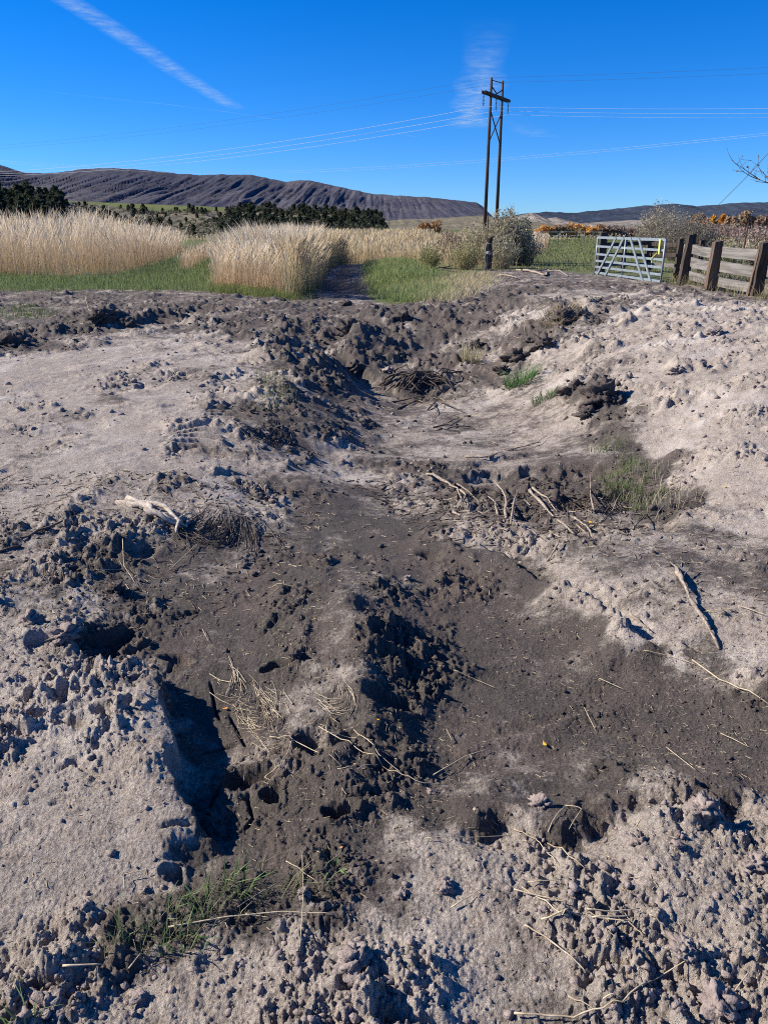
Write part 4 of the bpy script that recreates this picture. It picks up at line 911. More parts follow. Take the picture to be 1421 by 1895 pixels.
def clod(px, py, r, dark, label, flat=.75, group=None, name='dirt_clod'):
    c = G(px, py)[0]; rad = .66 * r / FPX * np.linalg.norm(c - EYE)
    V = lumpy(I4, px * .13 + py * .07, .55, 1.1) * np.array([1, .9, flat]) * rad
    nz = fbm(V[:, 0] / rad * 5, V[:, 1] / rad * 5 + V[:, 2] / rad * 4, 3, int(px) % 50, .6); V = V * (1 + .11 * nz)[:, None]
    o = mk(name, V, I4[1], M['clod_dark' if dark else 'clod_pale'], smooth=True); o.location = c + np.array([0, 0, rad * flat * .2])
    o.rotation_euler = (0, 0, px); return tag(o, label, 'clod', group)
for a in [(562,1655,12,0,'small pale clod standing right beside the upright straw stalk in the near dirt'),(270,1648,10,0,'small pale clod left of the grassy strip, by a short upright twig'),
          (822,1640,17,0,'round pale clod right of the foreground grass, above the diagonal straw'),(745,1655,13,0,'smaller pale clod left of the round one in the foreground'),
          (797,1468,10,0,'upright pale stone-like clod at the tip of the long bent straws'),(1000,1490,20,0,'pale crumbly clod lying on the lower edge of the dark floor'),
          (655,1780,34,0,'large pale clod with a deep shadow on its right, lower middle'),(1300,1500,28,0,'pale clod on the rim at the lower right'),(1395,1600,24,0,'pale round clod at the right edge in the loose foreground dirt'),
          (1330,1860,34,0,'big round pale clod in the bottom right corner'),(1265,1760,22,0,'pale clod above the end of the long slanting stalk'),(1180,1560,22,0,'pale clod left of the rim clods at lower right'),
          (90,1870,32,0,'large pale clod in the bottom left corner'),(40,1850,18,0,'smaller pale clod at the bottom left edge'),(640,1590,12,1,'dark clod under the near basin hole'),
          (1112,738,34,1,'large dark angular clod on the dark spoil at the right side of the silt floor'),(1062,725,26,1,'dark crumbly clod left of the angular one on the spoil'),(1140,745,18,1,'smaller dark clod at the right end of the spoil'),(1085,765,18,1,'dark clod at the lower edge of the spoil'),
          (1005,640,22,1,'dark clod on the upper slope right of the pale straw tuft'),(955,665,26,1,'dark clod above the bright green tuft'),(985,632,16,1,'small dark clod high on the slope'),(930,690,18,1,'dark clod just left of the bright green tuft'),
          (655,685,20,1,'dark clod at the left foot of the dam face'),(645,610,26,1,'tall dark clod standing out of the dam face at its left end'),(640,566,14,1,'small black clod on the crest of the dam'),(745,590,20,1,'dark clod on the upper dam face'),(880,640,16,1,'dark clod on the middle of the dam face'),(718,690,13,0,'greyish clod at the foot of the dam face'),
          (190,590,24,1,'dark clod on the ridge at the far left of the dirt'),(235,600,16,1,'small dark clod right on that far left ridge'),(20,635,24,1,'dark clod heap at the left edge'),(1045,590,22,1,'dark clod under the uprooted grass clump'),
          (120,1180,28,0,'pale clod on the rough ledge at the left'),(60,1150,22,0,'pale clod at the left edge of the rough ledge'),(215,1095,22,1,'dark clod beside the shadowed hollow on the left'),
          (545,1215,14,1,'dark clod left of the middle mound'),(755,1072,9,0,'small pale round clod at the top of the middle mound'),(1320,620,16,0,'pale clod high on the right heap'),(1250,690,16,0,'pale clod on the middle of the right heap')]:
    clod(*a, group='larger clods standing out of the dirt')
# ------------------------------------------------------------------ straw, stalks and roots
def path(pxs, lift, z0=None):
    """ground path through pixels, a straight stalk spans small hollows"""
    P = G([p[0] for p in pxs], [p[1] for p in pxs]); out = []
    for i in range(len(P) - 1):
        a, b = P[i], P[i + 1]; n = 5
        for k in range(n + (i == len(P) - 2)):
            t = k / n; q = a * (1 - t) + b * t; g = float(H(q[0], q[1]))
            q = q.copy(); q[2] = max(q[2], g * .75 + q[2] * .25) + lift; out.append(q)
    return out
def stalk(pxs, r=.0022, label=None, mat='straw', name='straw_stalk', lift=.012, cat='straw', group='straw stalks lying on the near dirt', taper=.5):
    P = path(pxs, lift); c = P[0]; n = len(P)
    r *= .85; m = MB(); m.tube([tuple(p - c) for p in P], [r * (1 - taper * i / n) for i in range(n)], 5, wob=.1)
    o = m.build(name, M[mat], smooth=True); o.location = c
    return tag(o, label, cat, group)
for pts, r, lab in [
    ([(950,1882),(1060,1890),(1150,1862),(1215,1820),(1282,1772)], .0030, 'long bent straw stalk slanting across the bottom right corner'),
    ([(310,1722),(420,1703),(520,1695),(620,1698)], .0026, 'long pale straw stalk lying through the grassy strip'),
    ([(560,1590),(562,1660),(556,1760)], .0018, 'thin upright straw stalk crossing the near dirt from top to bottom'),
    ([(590,1350),(660,1390),(720,1430),(780,1455),(828,1458)], .0024, 'long bent straw stalk over the dark hole right of centre'),
    ([(655,1355),(700,1400),(745,1440)], .0022, 'short thick straw crossing the long bent one'),
    ([(605,1362),(650,1371),(690,1376)], .0017, 'thin straw above the dark hole'),
    ([(500,1368),(545,1376),(630,1420)], .0024, 'pale stalk running right from the straw mat over the hole'),
    ([(545,1376),(520,1420),(490,1443),(500,1450),(530,1430)], .0016, 'looped straw hanging below the straw mat'),
    ([(625,1428),(660,1430),(700,1420)], .0020, 'short curved straw under the hole'),
    ([(785,1558),(860,1556),(945,1552)], .0016, 'level straw on the pale rim left of the bent one'),
    ([(950,1540),(990,1560),(1030,1605)], .0022, 'broken straw bending down on the pale rim'),
    ([(990,1560),(950,1590)], .0018, 'short straw forking left from the broken one'),
    ([(1012,1566),(1080,1612)], .0020, 'straw slanting right on the pale rim'),
    ([(950,1652),(1000,1665),(1048,1676)], .0028, 'flat thick straw at the left of the crossed bunch'),
    ([(965,1648),(1040,1700),(1060,1690)], .0024, 'straw slanting down in the crossed bunch'),
    ([(1000,1708),(1070,1702),(1160,1712),(1190,1738)], .0028, 'longest straw of the crossed bunch at lower right'),
    ([(1085,1690),(1130,1694),(1182,1688)], .0030, 'bright thick straw at the top right of the crossed bunch'),
    ([(1095,1700),(1165,1705)], .0030, 'short bright straw just below it in the bunch'),
    ([(970,1718),(1010,1740),(1060,1780),(1082,1808)], .0030, 'pale flattened stalk below the crossed bunch'),
    ([(975,1638),(1035,1635)], .0018, 'short level straw above the crossed bunch'),
    ([(835,1685),(893,1650)], .0022, 'dark-ended straw slanting above the shallow dip'),
    ([(1050,1850),(1110,1890)], .0018, 'thin straw crossing under the long corner stalk'),
    ([(1115,1855),(1150,1852)], .0024, 'short pale chip beside the corner stalk'),
    ([(1200,1697),(1230,1722)], .0022, 'short straw right of the crossed bunch'),
    ([(1352,1848),(1385,1805)], .0020, 'upright straw at the lower right edge'),
    ([(1013,1547),(1045,1496)], .0022, 'left leg of the bent straw arch on the rim'),
    ([(1045,1496),(1075,1503),(1052,1540)], .0022, 'right leg of the bent straw arch on the rim'),
    ([(1232,1388),(1285,1430)], .0024, 'pale straw on the dark floor at right'),
    ([(1332,1362),(1385,1388)], .0024, 'pale straw higher on the dark floor at right'),
    ([(1080,1315),(1102,1358)], .0018, 'thin straw on the dark floor near the yellow leaf'),
    ([(826,1355),(836,1375)], .0022, 'short straw on the dark floor left of the yellow leaf'),
    ([(800,1440),(860,1405),(905,1390)], .0026, 'grey twig on the reddish floor left of the yellow leaf'),
    ([(228,1000),(230,1050),(252,1085)], .0030, 'forked pale stalk hanging over the dark hollow at left'),
    ([(180,1058),(232,1058)], .0022, 'level stalk beside the forked one at left'),
    ([(315,1058),(365,1010)], .0026, 'slanting pale stalk on the straw covered slope at left'),
    ([(310,1050),(380,1048)], .0022, 'level pale stalk crossing the slanting one at left'),
    ([(375,1168),(387,1192)], .0020, 'short straw alone on the dark floor at left'),
    ([(505,1090),(550,1088)], .0022, 'short level straw above the mound'),
    ([(1190,1208),(1240,1218),(1290,1235)], .0020, 'thin stalk on the dark floor under the right bank'),
    ([(1108,1260),(1155,1282)], .0024, 'brown stick at the right edge of the reddish floor'),
    ([(840,1245),(880,1262),(918,1278)], .0022, 'thin straws on the dark floor right of the mound'),
    ([(1180,1018),(1215,1010)], .0030, 'pale stalk lying on the right terrace'),
    ([(1300,1136),(1360,1136)], .0030, 'level pale straw on the right terrace'),
    ([(1365,1125),(1421,1145)], .0030, 'pale straw at the right edge of the terrace'),
    ([(118,1795),(190,1792)], .0034, 'pale flat stalk at the lower left'),
    ([(232,1655),(230,1625),(290,1612)], .0018, 'short upright dark twig with a side arm at the left'),
    ([(240,1800),(262,1770)], .0022, 'short pale stalk near the lower left clods'),
    ([(455,1698),(500,1705)], .0018, 'thin straw end below the long stalk'),
    ([(530,1600),(590,1640)], .0020, 'slanting straw beside the broad-leaved weed'),
    ([(515,1640),(480,1660),(440,1685)], .0018, 'curved straw at the top of the grassy strip'),
    ([(1330,1545),(1328,1480)], .0016, 'thin upright straw on the rim at the far right'),
    ([(1280,1225),(1330,1262),(1421,1308)], .0045, 'long pale root running off the right edge over the dark floor'),
    ([(1302,1262),(1345,1250)], .0022, 'short root forking from the long pale one'),
    ]:
    stalk(pts, r, lab)
# mats of combed straw
def mat_(name, label, cx, cy, n, wpx, hpx, ang, curve, r=.0016, length=70, mat='straw'):
    m = MB(); c0 = G(cx, cy)[0]
    xs = cx + rng.normal(0, wpx, n); ys = cy + rng.normal(0, hpx, n); aa = ang + rng.normal(0, .22, n)
    ll = length * rng.uniform(.35, 1.1, n); aa = aa + 1.3 * (xs - cx) / (wpx * 2) - .9 * (ys - cy) / (hpx * 2)
    A = []; 
    for t in (-.5, 0, .5):
        A.append(G(xs + np.cos(aa + curve * t) * ll * t, ys - np.sin(aa + curve * t) * ll * t))
    for i in range(n):
        p = [tuple(A[k][i] - c0 + np.array([0, 0, random.uniform(.004, .012)])) for k in range(3)]
        q_ = r * .9 * random.uniform(.5, 1.1); m.tube(p, [q_, q_, q_ * .6], 4)
    o = m.build(name, M[mat]); o.location = c0; return tag(o, label, 'straw')
mat_('straw_mat', 'combed mat of curved straw on the left of the middle mound', 487, 1325, 95, 20, 28, .9, 1.3, .0012, 60)
mat_('straw_mat', 'small fan of straw on the lower side of the middle mound', 625, 1305, 34, 20, 14, .5, .5, .0014, 50)
mat_('straw_mat', 'dark combed straw covering the slope at left centre', 400, 985, 90, 45, 16, .6, .2, .0026, 90, 'drift_dark')
mat_('straw_mat', 'dark combed grass roots on the slope left of the silt floor', 500, 808, 70, 26, 12, .6, .5, .0032, 50, 'drift_dark')
mat_('straw_mat', 'tangle of pale reed stalks above the straw mat', 430, 1265, 18, 14, 20, 1.0, .3, .0018, 50)
mat_('straw_mat', 'dark straw in the hollow at the right end of the debris', 1110, 935, 60, 40, 12, .3, .2, .004, 70, 'drift_dark')
# chopped straw scattered everywhere
def litter(name, n, poly, lmin, lmax, r, mat):
    P = area(poly, n, -.1); a = rng.uniform(0, math.pi, n); L = rng.uniform(lmin, lmax, n) * np.clip(P[:, 1] / 3, 1, 5) * .5
    rr = r * rng.uniform(.5, 1.3, n) * np.clip(P[:, 1] / 2.5, 1, 6)
    d = np.stack([np.cos(a), np.sin(a)], 1) * L[:, None]
    A = P[:, :2] - d; B = P[:, :2] + d; za = H(A[:, 0], A[:, 1]) + rr + .002; zb = H(B[:, 0], B[:, 1]) + rr + .002
    pr = np.stack([-np.sin(a), np.cos(a)], 1)
    V = np.zeros((n, 6, 3))
    for k, (s_, u_) in enumerate(((-1, 0), (1, 0), (0, 1.6))):
        V[:, k, :2] = A + pr * (rr * s_)[:, None]; V[:, k, 2] = za + rr * u_ - rr
        V[:, k + 3, :2] = B + pr * (rr * s_)[:, None]; V[:, k + 3, 2] = zb + rr * u_ - rr
    b = (np.arange(n) * 6)[:, None]
    F = np.stack([b + q for q in ([0, 1, 4, 3], [1, 2, 5, 4], [2, 0, 3, 5])], 1).reshape(-1, 4)
    tag(mk(name, V.reshape(-1, 3), F, M[mat]), kind='stuff')
litter('straw_litter', 2300, [(-100,900),(620,900),(1000,850),(1500,900),(1500,1890),(-100,1890)], .004, .025, .0009, 'straw')
litter('straw_litter', 1400, [(880,1080),(1250,1180),(1421,1200),(1421,1450),(1150,1440),(950,1300)], .003, .016, .0009, 'drift')
litter('straw_litter', 900, [(350,1100),(700,1050),(900,1400),(800,1560),(450,1560)], .003, .014, .0008, 'straw')
litter('straw_litter', 500, [(640,560),(1000,560),(1421,560),(1421,900),(1100,900),(640,700)], .01, .035, .0008, 'straw')
litter('straw_litter', 500, [(-50,545),(640,555),(620,680),(-50,680)], .01, .035, .0008, 'straw')
litter('twig_litter', 900, [(640,840),(1250,850),(1250,1000),(850,1000)], .01, .06, .0016, 'drift_dark')
litter('twig_litter', 700, [(0,900),(600,900),(500,1100),(0,1300)], .008, .05, .0013, 'drift_dark')

litter('straw_litter', 500, [(0,900),(620,900),(500,1120),(150,1250),(0,1250)], .012, .05, .0010, 'straw')
litter('straw_litter', 260, [(420,1180),(820,1180),(880,1560),(450,1600)], .008, .035, .0009, 'straw')
litter('wood_splinters', 260, [(780,870),(1180,900),(1200,990),(860,990)], .02, .055, .0022, 'drift')
litter('wood_splinters', 120, [(1050,1000),(1421,1000),(1421,1180),(1200,1160)], .015, .05, .0014, 'drift')
def root_piece(label, parts, mat='drift', name='driftwood_piece', cat='wood', lift=.02):
    """parts: list of (pixel path, radius, raise in m per point)"""
    c = None; root = None
    for k, (pts, r, up) in enumerate(parts):
        P = G([p[0] for p in pts], [p[1] for p in pts]); 
        if np.isscalar(up): up = [up] * len(P)
        if c is None: c = P[0].copy(); root = empty(name, c, label, cat)
        r = r * .66; Q = [Vector(P[i] - c + np.array([0, 0, lift * .15 + up[i] * .6 + r * .2])) for i in range(len(P))]
        D = []
        for i in range(len(Q) - 1):
            for t in (0, .33, .66): D.append(Q[i].lerp(Q[i + 1], t) + Vector([random.uniform(-1, 1) * r * .7 for _ in range(3)]))
        D.append(Q[-1]); n = len(D)
        m = MB(); m.tube(D, [r * (1 - .65 * i / n) * random.uniform(.65, 1.3) for i in range(n)], 7, wob=.3)
        m.build('trunk' if k == 0 else 'branch', M[mat], root, smooth=True)
    return root
root_piece('bleached split root butt on the left slope, pale against the dark straw', [([(218,928),(262,942),(300,955),(338,972)], .040, [.0,.03,.04,.04]), ([(262,942),(310,950),(335,975),(328,990)], .034, [.02,.06,.06,.0]), ([(270,948),(305,965),(335,982)], .028, [.02,.04,.02]), ([(300,955),(345,980),(350,962)], .018, [.03,.03,.02]), ([(235,925),(290,944),(335,960)], .026, [.0,.05,.04]), ([(335,970),(345,962),(356,955)], .014, [.05,.05,.04])], 'drift_pale')
root_piece('dark weathered branch half buried at the left edge', [([(0,1008),(50,995),(118,970)], .020, .01), ([(0,1020),(40,1012)], .018, .0)], 'drift_dark')
root_piece('bleached forked stump at the left end of the root tangle', [([(790,880),(820,895),(845,912),(862,935)], .020, [.02,.05,.06,.0]), ([(845,912),(862,920),(845,945)], .016, [.06,.04,.0]), ([(820,895),(800,878)], .012, .02), ([(845,905),(868,915),(898,945)], .010, [.06,.05,.0]), ([(838,950),(862,958),(898,956)], .014, .0)])
root_piece('upright broken grey root in the middle of the tangle', [([(935,960),(935,930),(912,905)], .016, [.0,.06,.12]), ([(920,955),(915,935),(902,925)], .012, [.0,.03,.05]), ([(945,970),(950,940),(958,918)], .013, [.0,.06,.08])])
root_piece('long pale split root leaning right in the tangle', [([(978,918),(1005,945),(1035,970),(1062,990)], .017, [.07,.05,.03,.0]), ([(985,912),(1010,930),(1030,950)], .013, [.07,.05,.02]), ([(970,930),(1000,960)], .008, [.04,.01])])
root_piece('pale curved root right of the long split one', [([(1062,965),(1085,980),(1100,1000)], .014, [.03,.03,.0]), ([(1065,972),(1090,995)], .008, .01)])
root_piece('thin grey root standing up from the dark hollow', [([(1098,950),(1092,915),(1090,895)], .009, [.0,.05,.12]), ([(1130,950),(1140,930),(1150,915)], .006, [.0,.03,.05])])
root_piece('brown stick on the debris at the right of the hollow', [([(1118,975),(1150,985),(1190,978)], .012, .02), ([(1140,978),(1165,992)], .007, .01)], 'drift_dark')
root_piece('pointed grey root sticking out of the right bank', [([(1012,1040),(1025,1025),(1033,1012)], .012, [.0,.04,.07]), ([(1015,1045),(1040,1042)], .006, .02)])
root_piece('grey stick on the face of the right bank', [([(1165,1140),(1185,1158),(1200,1170)], .012, .015)])
root_piece('long curved bleached branch leaning on the right terrace', [([(1252,1055),(1262,1090),(1280,1130),(1305,1165),(1330,1203)], .019, [.02,.05,.05,.04,.0]), ([(1262,1090),(1252,1065),(1238,1048)], .008, [.05,.05,.04]), ([(1258,1080),(1275,1060)], .007, [.04,.05])])
root_piece('thin bent branch lying across the lower lip of the silt floor', [([(860,850),(900,850),(950,834),(1000,822)], .016, .03), ([(950,834),(985,828),(1005,815)], .010, .04), ([(900,850),(930,840)], .010, .03)], 'drift')
heap = []
for k in range(26):
    x0 = random.uniform(700, 800); w_ = random.uniform(40, 100); y0 = random.uniform(700, 724)
    heap.append(([(x0, y0 + 4), (x0 + w_ * .3, y0 - random.uniform(2, 14)), (x0 + w_ * .7, y0 - random.uniform(0, 12)), (x0 + w_, y0 + random.uniform(-4, 8))], random.uniform(.012, .03), [.0, random.uniform(.04, .2), random.uniform(.04, .18), .0]))
root_piece('dead brush heap arched at the upper left of the silt floor', heap, 'drift_dark')
root_piece('small dark root tangle in the middle of the silt floor', [([(725,745),(760,742),(795,735),(800,710)], .014, [.0,.05,.05,.1]), ([(735,758),(770,745),(800,750)], .016, [.0,.04,.0]), ([(790,760),(810,745),(860,765)], .018, [.0,.06,.0]), ([(800,750),(808,765),(800,780)], .010, [.05,.03,.0])], 'drift_dark')
root_piece('dark flat root at the lower end of the silt floor tangle', [([(800,795),(830,790),(870,794)], .020, .03), ([(830,785),(850,775)], .010, .03), ([(805,792),(850,800)], .009, .01)], 'drift_dark')
root_piece('bleached branch lying on the dirt edge in front of the green field', [([(955,500),(985,505),(1010,503),(1045,500)], .05, [.02,.1,.12,.02]), ([(985,505),(1010,512),(1012,503)], .07, [.05,.05,.05]), ([(1010,503),(1035,505),(1050,512)], .04, [.1,.1,.02]), ([(1035,502),(1065,494)], .03, [.08,.02]), ([(965,503),(975,496),(1000,500)], .03, [.02,.1,.1])])
root_piece('dark branch lying left of the old post', [([(785,506),(810,500),(838,495)], .05, [.02,.1,.12]), ([(810,500),(860,506)], .035, [.08,.02])], 'drift_dark')
root_piece('small pale forked branch on the dirt right of the old post', [([(925,510),(945,512),(955,518)], .035, .05), ([(945,512),(935,520)], .02, .03)])
root_piece('pale twig crossing the dark dirt at the far left', [([(160,560),(165,580),(222,600)], .012, [.2,.1,.05])], 'drift')

# leaves
def leaf(px, py, r, mat, lab):
    c = G(px, py)[0]; V = []; n = 10
    for i in range(n):
        a = 2 * math.pi * i / n; q = r * (1 + .15 * math.sin(3 * a)) * (1.25 if abs(math.cos(a)) > .9 else 1)
        V.append((math.cos(a) * q, math.sin(a) * q * .75, .3 * r * math.cos(a) ** 2 + .01))
    V += [(x, y, z - .0012) for x, y, z in V]
    m = MB(); m.add(V, [tuple(range(n)), tuple(range(2 * n - 1, n - 1, -1))] + [(i, i + n, (i + 1) % n + n, (i + 1) % n) for i in range(n)])
    m.tube([(r * 1.2, 0, .01), (r * 2, .1 * r, .012)], .0008, 4)
    o = m.build('fallen_leaf', M[mat]); o.location = c; o.rotation_euler = (.15, .1, px); tag(o, lab, 'leaf', 'fallen leaves on the dirt')
leaf(1007, 1381, .010, 'leaf_y', 'bright yellow leaf alone on the dark floor')
leaf(418, 1315, .009, 'leaf_o', 'orange leaf by the crack in the near basin')
leaf(1340, 903, .011, 'leaf_y', 'yellow orange leaf on the pale slope at the right')
leaf(1092, 968, .011, 'leaf_y', 'yellow leaf between the roots at the right of the tangle')
leaf(583, 1148, .004, 'leaf_y', 'pale yellow leaf on the left flank of the middle mound')
leaf(632, 1574, .005, 'leaf_o', 'small orange leaf above the broad-leaved weed')
leaf(700, 1336, .004, 'leaf_y', 'tiny yellow leaf on the right flank of the mound')
leaf(878, 1502, .005, 'straw', 'cream leaf fragment at the lower lip of the dark floor')

# ------------------------------------------------------------------ gate and fences
def gate():
    A = At(1106, 437, 28.5); B = At(1232, 437, 23.7); A[2] = 1.27; B[2] = 1.30
    L = float(np.hypot(*(B - A)[:2])); d = (B - A) / L; d[2] = 0; ang = math.atan2(d[1], d[0])
    gA, gB = float(H(A[0], A[1])), float(H(B[0], B[1])); zb = .06
    root = empty('steel_gate', (A[0], A[1], 0), 'galvanised steel farm gate with six rails and slanting braces, standing open beside the fence', 'gate', rz=ang)
    m = MB(); 
    for x in (0, L): pass
    for x, nm in ((0, 'end_tube'), (L * .46, 'middle_upright'), (L, 'end_tube')):
        m = MB(); m.tube([(x, 0, zb - (.03 if x == 0 else .08)), (x, 0, 1.29)], .032, 8); m.build(nm, M['steel'], root, smooth=True)
    for i, z in enumerate((1.27, .98, .72, .50, .30, .11)):
        m = MB(); m.box((L / 2, 0, z), (L - .06, .035, .068 if i else .078)); m.build('rail', M['steel'], root)
    for x0, x1 in ((L * .32, L * .06), (L * .44, L * .20), (L * .54, L * .78), (L * .66, L * .89)):
        m = MB(); a = Vector((x0, -.036, 1.28)); b = Vector((x1, -.036, .04)); dr = b - a; an = math.atan2(dr.z, dr.x)
        Rm = Matrix.Rotation(-an, 3, 'Y'); m.box(tuple((a + b) / 2), (dr.length, .03, .085), Rm); m.build('brace', M['steel'], root)
    m = MB(); m.box((L * .84, -.03, .02), (.5, .03, .07)); m.build('foot_plate', M['steel'], root)
    st = MB(); st.box((L * .955, -.06, 1.08), (.10, .012, .42), jit=.008); s_ = st.build('strap', M['strap'], root)
    s_['label'] = 'yellow green webbing strap tied round the end of the gate'
    st = MB(); st.tube([(L * .93, -.05, .9), (L * .86, -.05, .72), (L * .88, -.05, .6)], .012, 5); st.build('strap_end', M['strap'], root)
gate()
def post(m, p, h, w, lean=(0, 0), top_cut=.0, rough_=.012):
    n = 8; V = []
    for z in np.linspace(-.3, h, n):
        f = z / h; s = w / 2 * (1.08 - .12 * f)
        for sx, sy in ((-1, -1), (1, -1), (1, 1), (-1, 1)):
            V.append((lean[0] * f + sx * s + random.uniform(-rough_, rough_), lean[1] * f + sy * s + random.uniform(-rough_, rough_), z + (top_cut * sx if z == h else 0)))
    F = [(3, 2, 1, 0), tuple((n - 1) * 4 + j for j in range(4))]
    for i in range(n - 1):
        for j in range(4): F.append((i * 4 + j, i * 4 + (j + 1) % 4, (i + 1) * 4 + (j + 1) % 4, (i + 1) * 4 + j))
    m.add(np.array(V) + np.array(p), F)
def plank_fence():
    o = At(1255, 520, 23.2); root = empty('plank_fence', (o[0], o[1], 0), 'weathered grey plank fence with three rails on rough dark posts', 'fence')
    c = np.array([o[0], o[1], 0.])
    posts = [(1248,520,24.3,1.22,.22,'wood_dark',(.03,.0)), (1262,521,23.2,1.34,.22,'wood_dark',(.10,.0)), (1312,532,20.6,1.18,.21,'wood_red',(.05,.0)), (1396,546,18.2,1.18,.20,'wood_dark',(.05,.0)), (1385,546,18.25,1.05,.10,'wood_red',(.1,.0)), (1520,575,15.2,1.2,.24,'wood_dark',(.04,0))]
    pp = []
    for k, (px, py, Y, h, w, mt, ln) in enumerate(posts):
        p = At(px, py, Y); z = float(H(p[0], p[1])); m = MB()
        if k == 0: w = .13
        post(m, (p[0] - c[0], p[1] - c[1], z), h + .05 - z * .5, w, ln, .02); m.build('post', M[mt], root)
        pp.append((p[0] - c[0], p[1] - c[1], z))
    ends = [pp[0], pp[1], pp[2], pp[3], pp[5]]
    for (a, b) in zip(ends[:-1], ends[1:]):
        for i, zz in enumerate((1.02, .68, .30)):
            A = Vector((a[0] + .15, a[1] + .1, zz + .02)); B = Vector((b[0] + .15, b[1] - .1, zz - .02 + random.uniform(-.03, .03)))
            d = B - A; m = MB(); Rm = d.to_track_quat('X', 'Z').to_matrix()
            n = 6; V = []
            for t in np.linspace(0, 1, n):
                q = A.lerp(B, t); sag = -.015 * math.sin(t * math.pi)
                for sx, sz in ((-1, -1), (1, -1), (1, 1), (-1, 1)):
                    v = Rm @ Vector((0, sx * .022, sz * (.125 if zz > .5 else .115))); V.append((q.x + v.x + random.uniform(-.006, .006), q.y + v.y, q.z + v.z + sag + random.uniform(-.006, .006)))
            F = [(3, 2, 1, 0), tuple((n - 1) * 4 + j for j in range(4))]
            for k in range(n - 1):
                for j in range(4): F.append((k * 4 + j, k * 4 + (j + 1) % 4, (k + 1) * 4 + (j + 1) % 4, (k + 1) * 4 + j))
            m.add(V, F); m.build('plank', M['wood_grey'], root)
plank_fence()
def back_fence():
    sp = [(1117,496,30.0,430,.24), (1156,494,31,444,.16), (1203,494,31,444,.22), (1299,500,29,444,.16)]
    o = At(1117, 500, 30); c = np.array([o[0], o[1], 0.]); root = empty('corral_fence', (c[0], c[1], 0), 'dark plank corral fence standing behind the steel gate', 'fence'); pp = []
    for px, py, Y, pt, w in sp:
        p = At(px, pt, Y); z = float(H(p[0], p[1])); m = MB(); post(m, (p[0] - c[0], p[1] - c[1], z), p[2] - z, w, (0, 0), .01); m.build('post', M['wood_dark'], root); pp.append(Vector((p[0] - c[0], p[1] - c[1], z)))
    for a, b in zip(pp[:-1], pp[1:]):
        for zz in (1.0, .62, .28):
            m = MB(); A = a + Vector((0, -.11, zz)); B = b + Vector((0, -.11, zz + random.uniform(-.06, .06))); d = B - A
            m.box(tuple((A + B) / 2), (d.length, .04, .14), d.to_track_quat('X', 'Z').to_matrix(), .004); m.build('plank', M['wood_dark' if zz != .28 else 'wood_grey'], root)
back_fence()
# lone old post
p = At(905, 497, 31); p[2] = float(H(p[0], p[1]))
ro = empty('old_post', p, 'lone dark split post with wire wrapped round it at the edge of the tan grass', 'post')
m = MB(); post(m, (0, 0, 0), 1.22, .17, (-.02, 0), .05, .02); m.build('post_body', M['wood_dark'], ro)
m = MB(); post(m, (-.13, .02, 0), 1.05, .09, (.0, 0), .05, .02); m.build('split_half', M['wood_grey'], ro)
for z in (.62, .66, .70, 1.0):
    m = MB(); q = [(.13 * math.cos(a) - .03, .13 * math.sin(a), z + .02 * math.sin(a * 2)) for a in np.linspace(0, 2 * math.pi, 13)]; m.tube(q, .006, 4); m.build('wire_wrap', M['wire'], ro)
m = MB(); m.tube([(-.12, 0, 1.0), (-.13, 0, 1.95)], .02, 6); m.build('steel_stake', M['rust'], ro)
# steel stake fence beyond the planks
p = At(1371, 478, 32); z = float(H(p[0], p[1])); top = At(1374, 412, 32)
ro = empty('stake_fence', (p[0], p[1], z), 'thin steel fence stake with wires between the bushes at right', 'fence')
m = MB(); m.tube([(0, 0, -.2), (.07, 0, top[2] - z)], .028, 6); m.build('stake', M['rust'], ro)
for dz in (.1, .5, .85):
    m = MB(); m.tube([(-5, 1.2, top[2] - z - dz - .03), (.06, 0, top[2] - z - dz), (6, -2, top[2] - z - dz)], .004, 4); m.build('wire', M['wire_dark'], ro)
# far wire fence beyond the green field
ro = empty('field_fence', (10, 92, 0), 'far wire fence with small posts across the end of the green field', 'fence')
prev = None
for px in range(985, 1110, 16):
    q = At(px, 436, 92); m = MB(); m.box((q[0] - 10, 0, .5), (.07, .07, 1.1), None, .01); m.build('post', M['wood_grey'], ro)
for z in (1.0, .6):
    m = MB(); m.tube([(At(975, 430, 92)[0] - 10, 0, z), (At(1115, 430, 92)[0] - 10, 0, z)], .02, 4); m.build('wire', M['wire'], ro)
# ------------------------------------------------------------------ power line
D0 = 100.0; pc = At(913, 300, D0); pcx = float(pc[0])
u = Vector((.486, .874, 0)); wdir = Vector((.874, -.486, 0))
ro = empty('power_pole', (pcx, D0, 0), 'tall dark wooden H-frame power pole with crossarm and hanging insulators', 'power pole')
topz = float(At(905, 148, D0)[2])
for s_, dz in ((-1, 0), (1, 0.15)):
    b_ = u * (1.9 * s_); m = MB(); t_ = u * (1.75 * s_) 
    m.tube([(b_.x, b_.y, -.5), ((b_.x + t_.x) / 2, (b_.y + t_.y) / 2, topz / 2), (t_.x, t_.y, topz + dz)], [.23, .19, .14], 10); m.build('pole', M['pole'], ro, smooth=True)
def bar(a, b, r, name, mat='pole', n=6):
    m = MB(); m.tube([tuple(a), tuple(b)], r, n); return m.build(name, M[mat], ro)
Z = lambda v, z: Vector((v.x, v.y, z))
za = float(At(913, 179, D0)[2])
aR = Matrix.Rotation(math.atan2(u.y, u.x), 3, 'Z')
for off in (-.17, .17):
    m = MB(); m.box(tuple(Z(wdir * off, za)), (8.0, .1, .30), aR); m.build('crossarm', M['pole'], ro)
bar(Z(u * -1.75, topz - .25), Z(u * 1.75, topz - .1), .05, 'tie_bar')
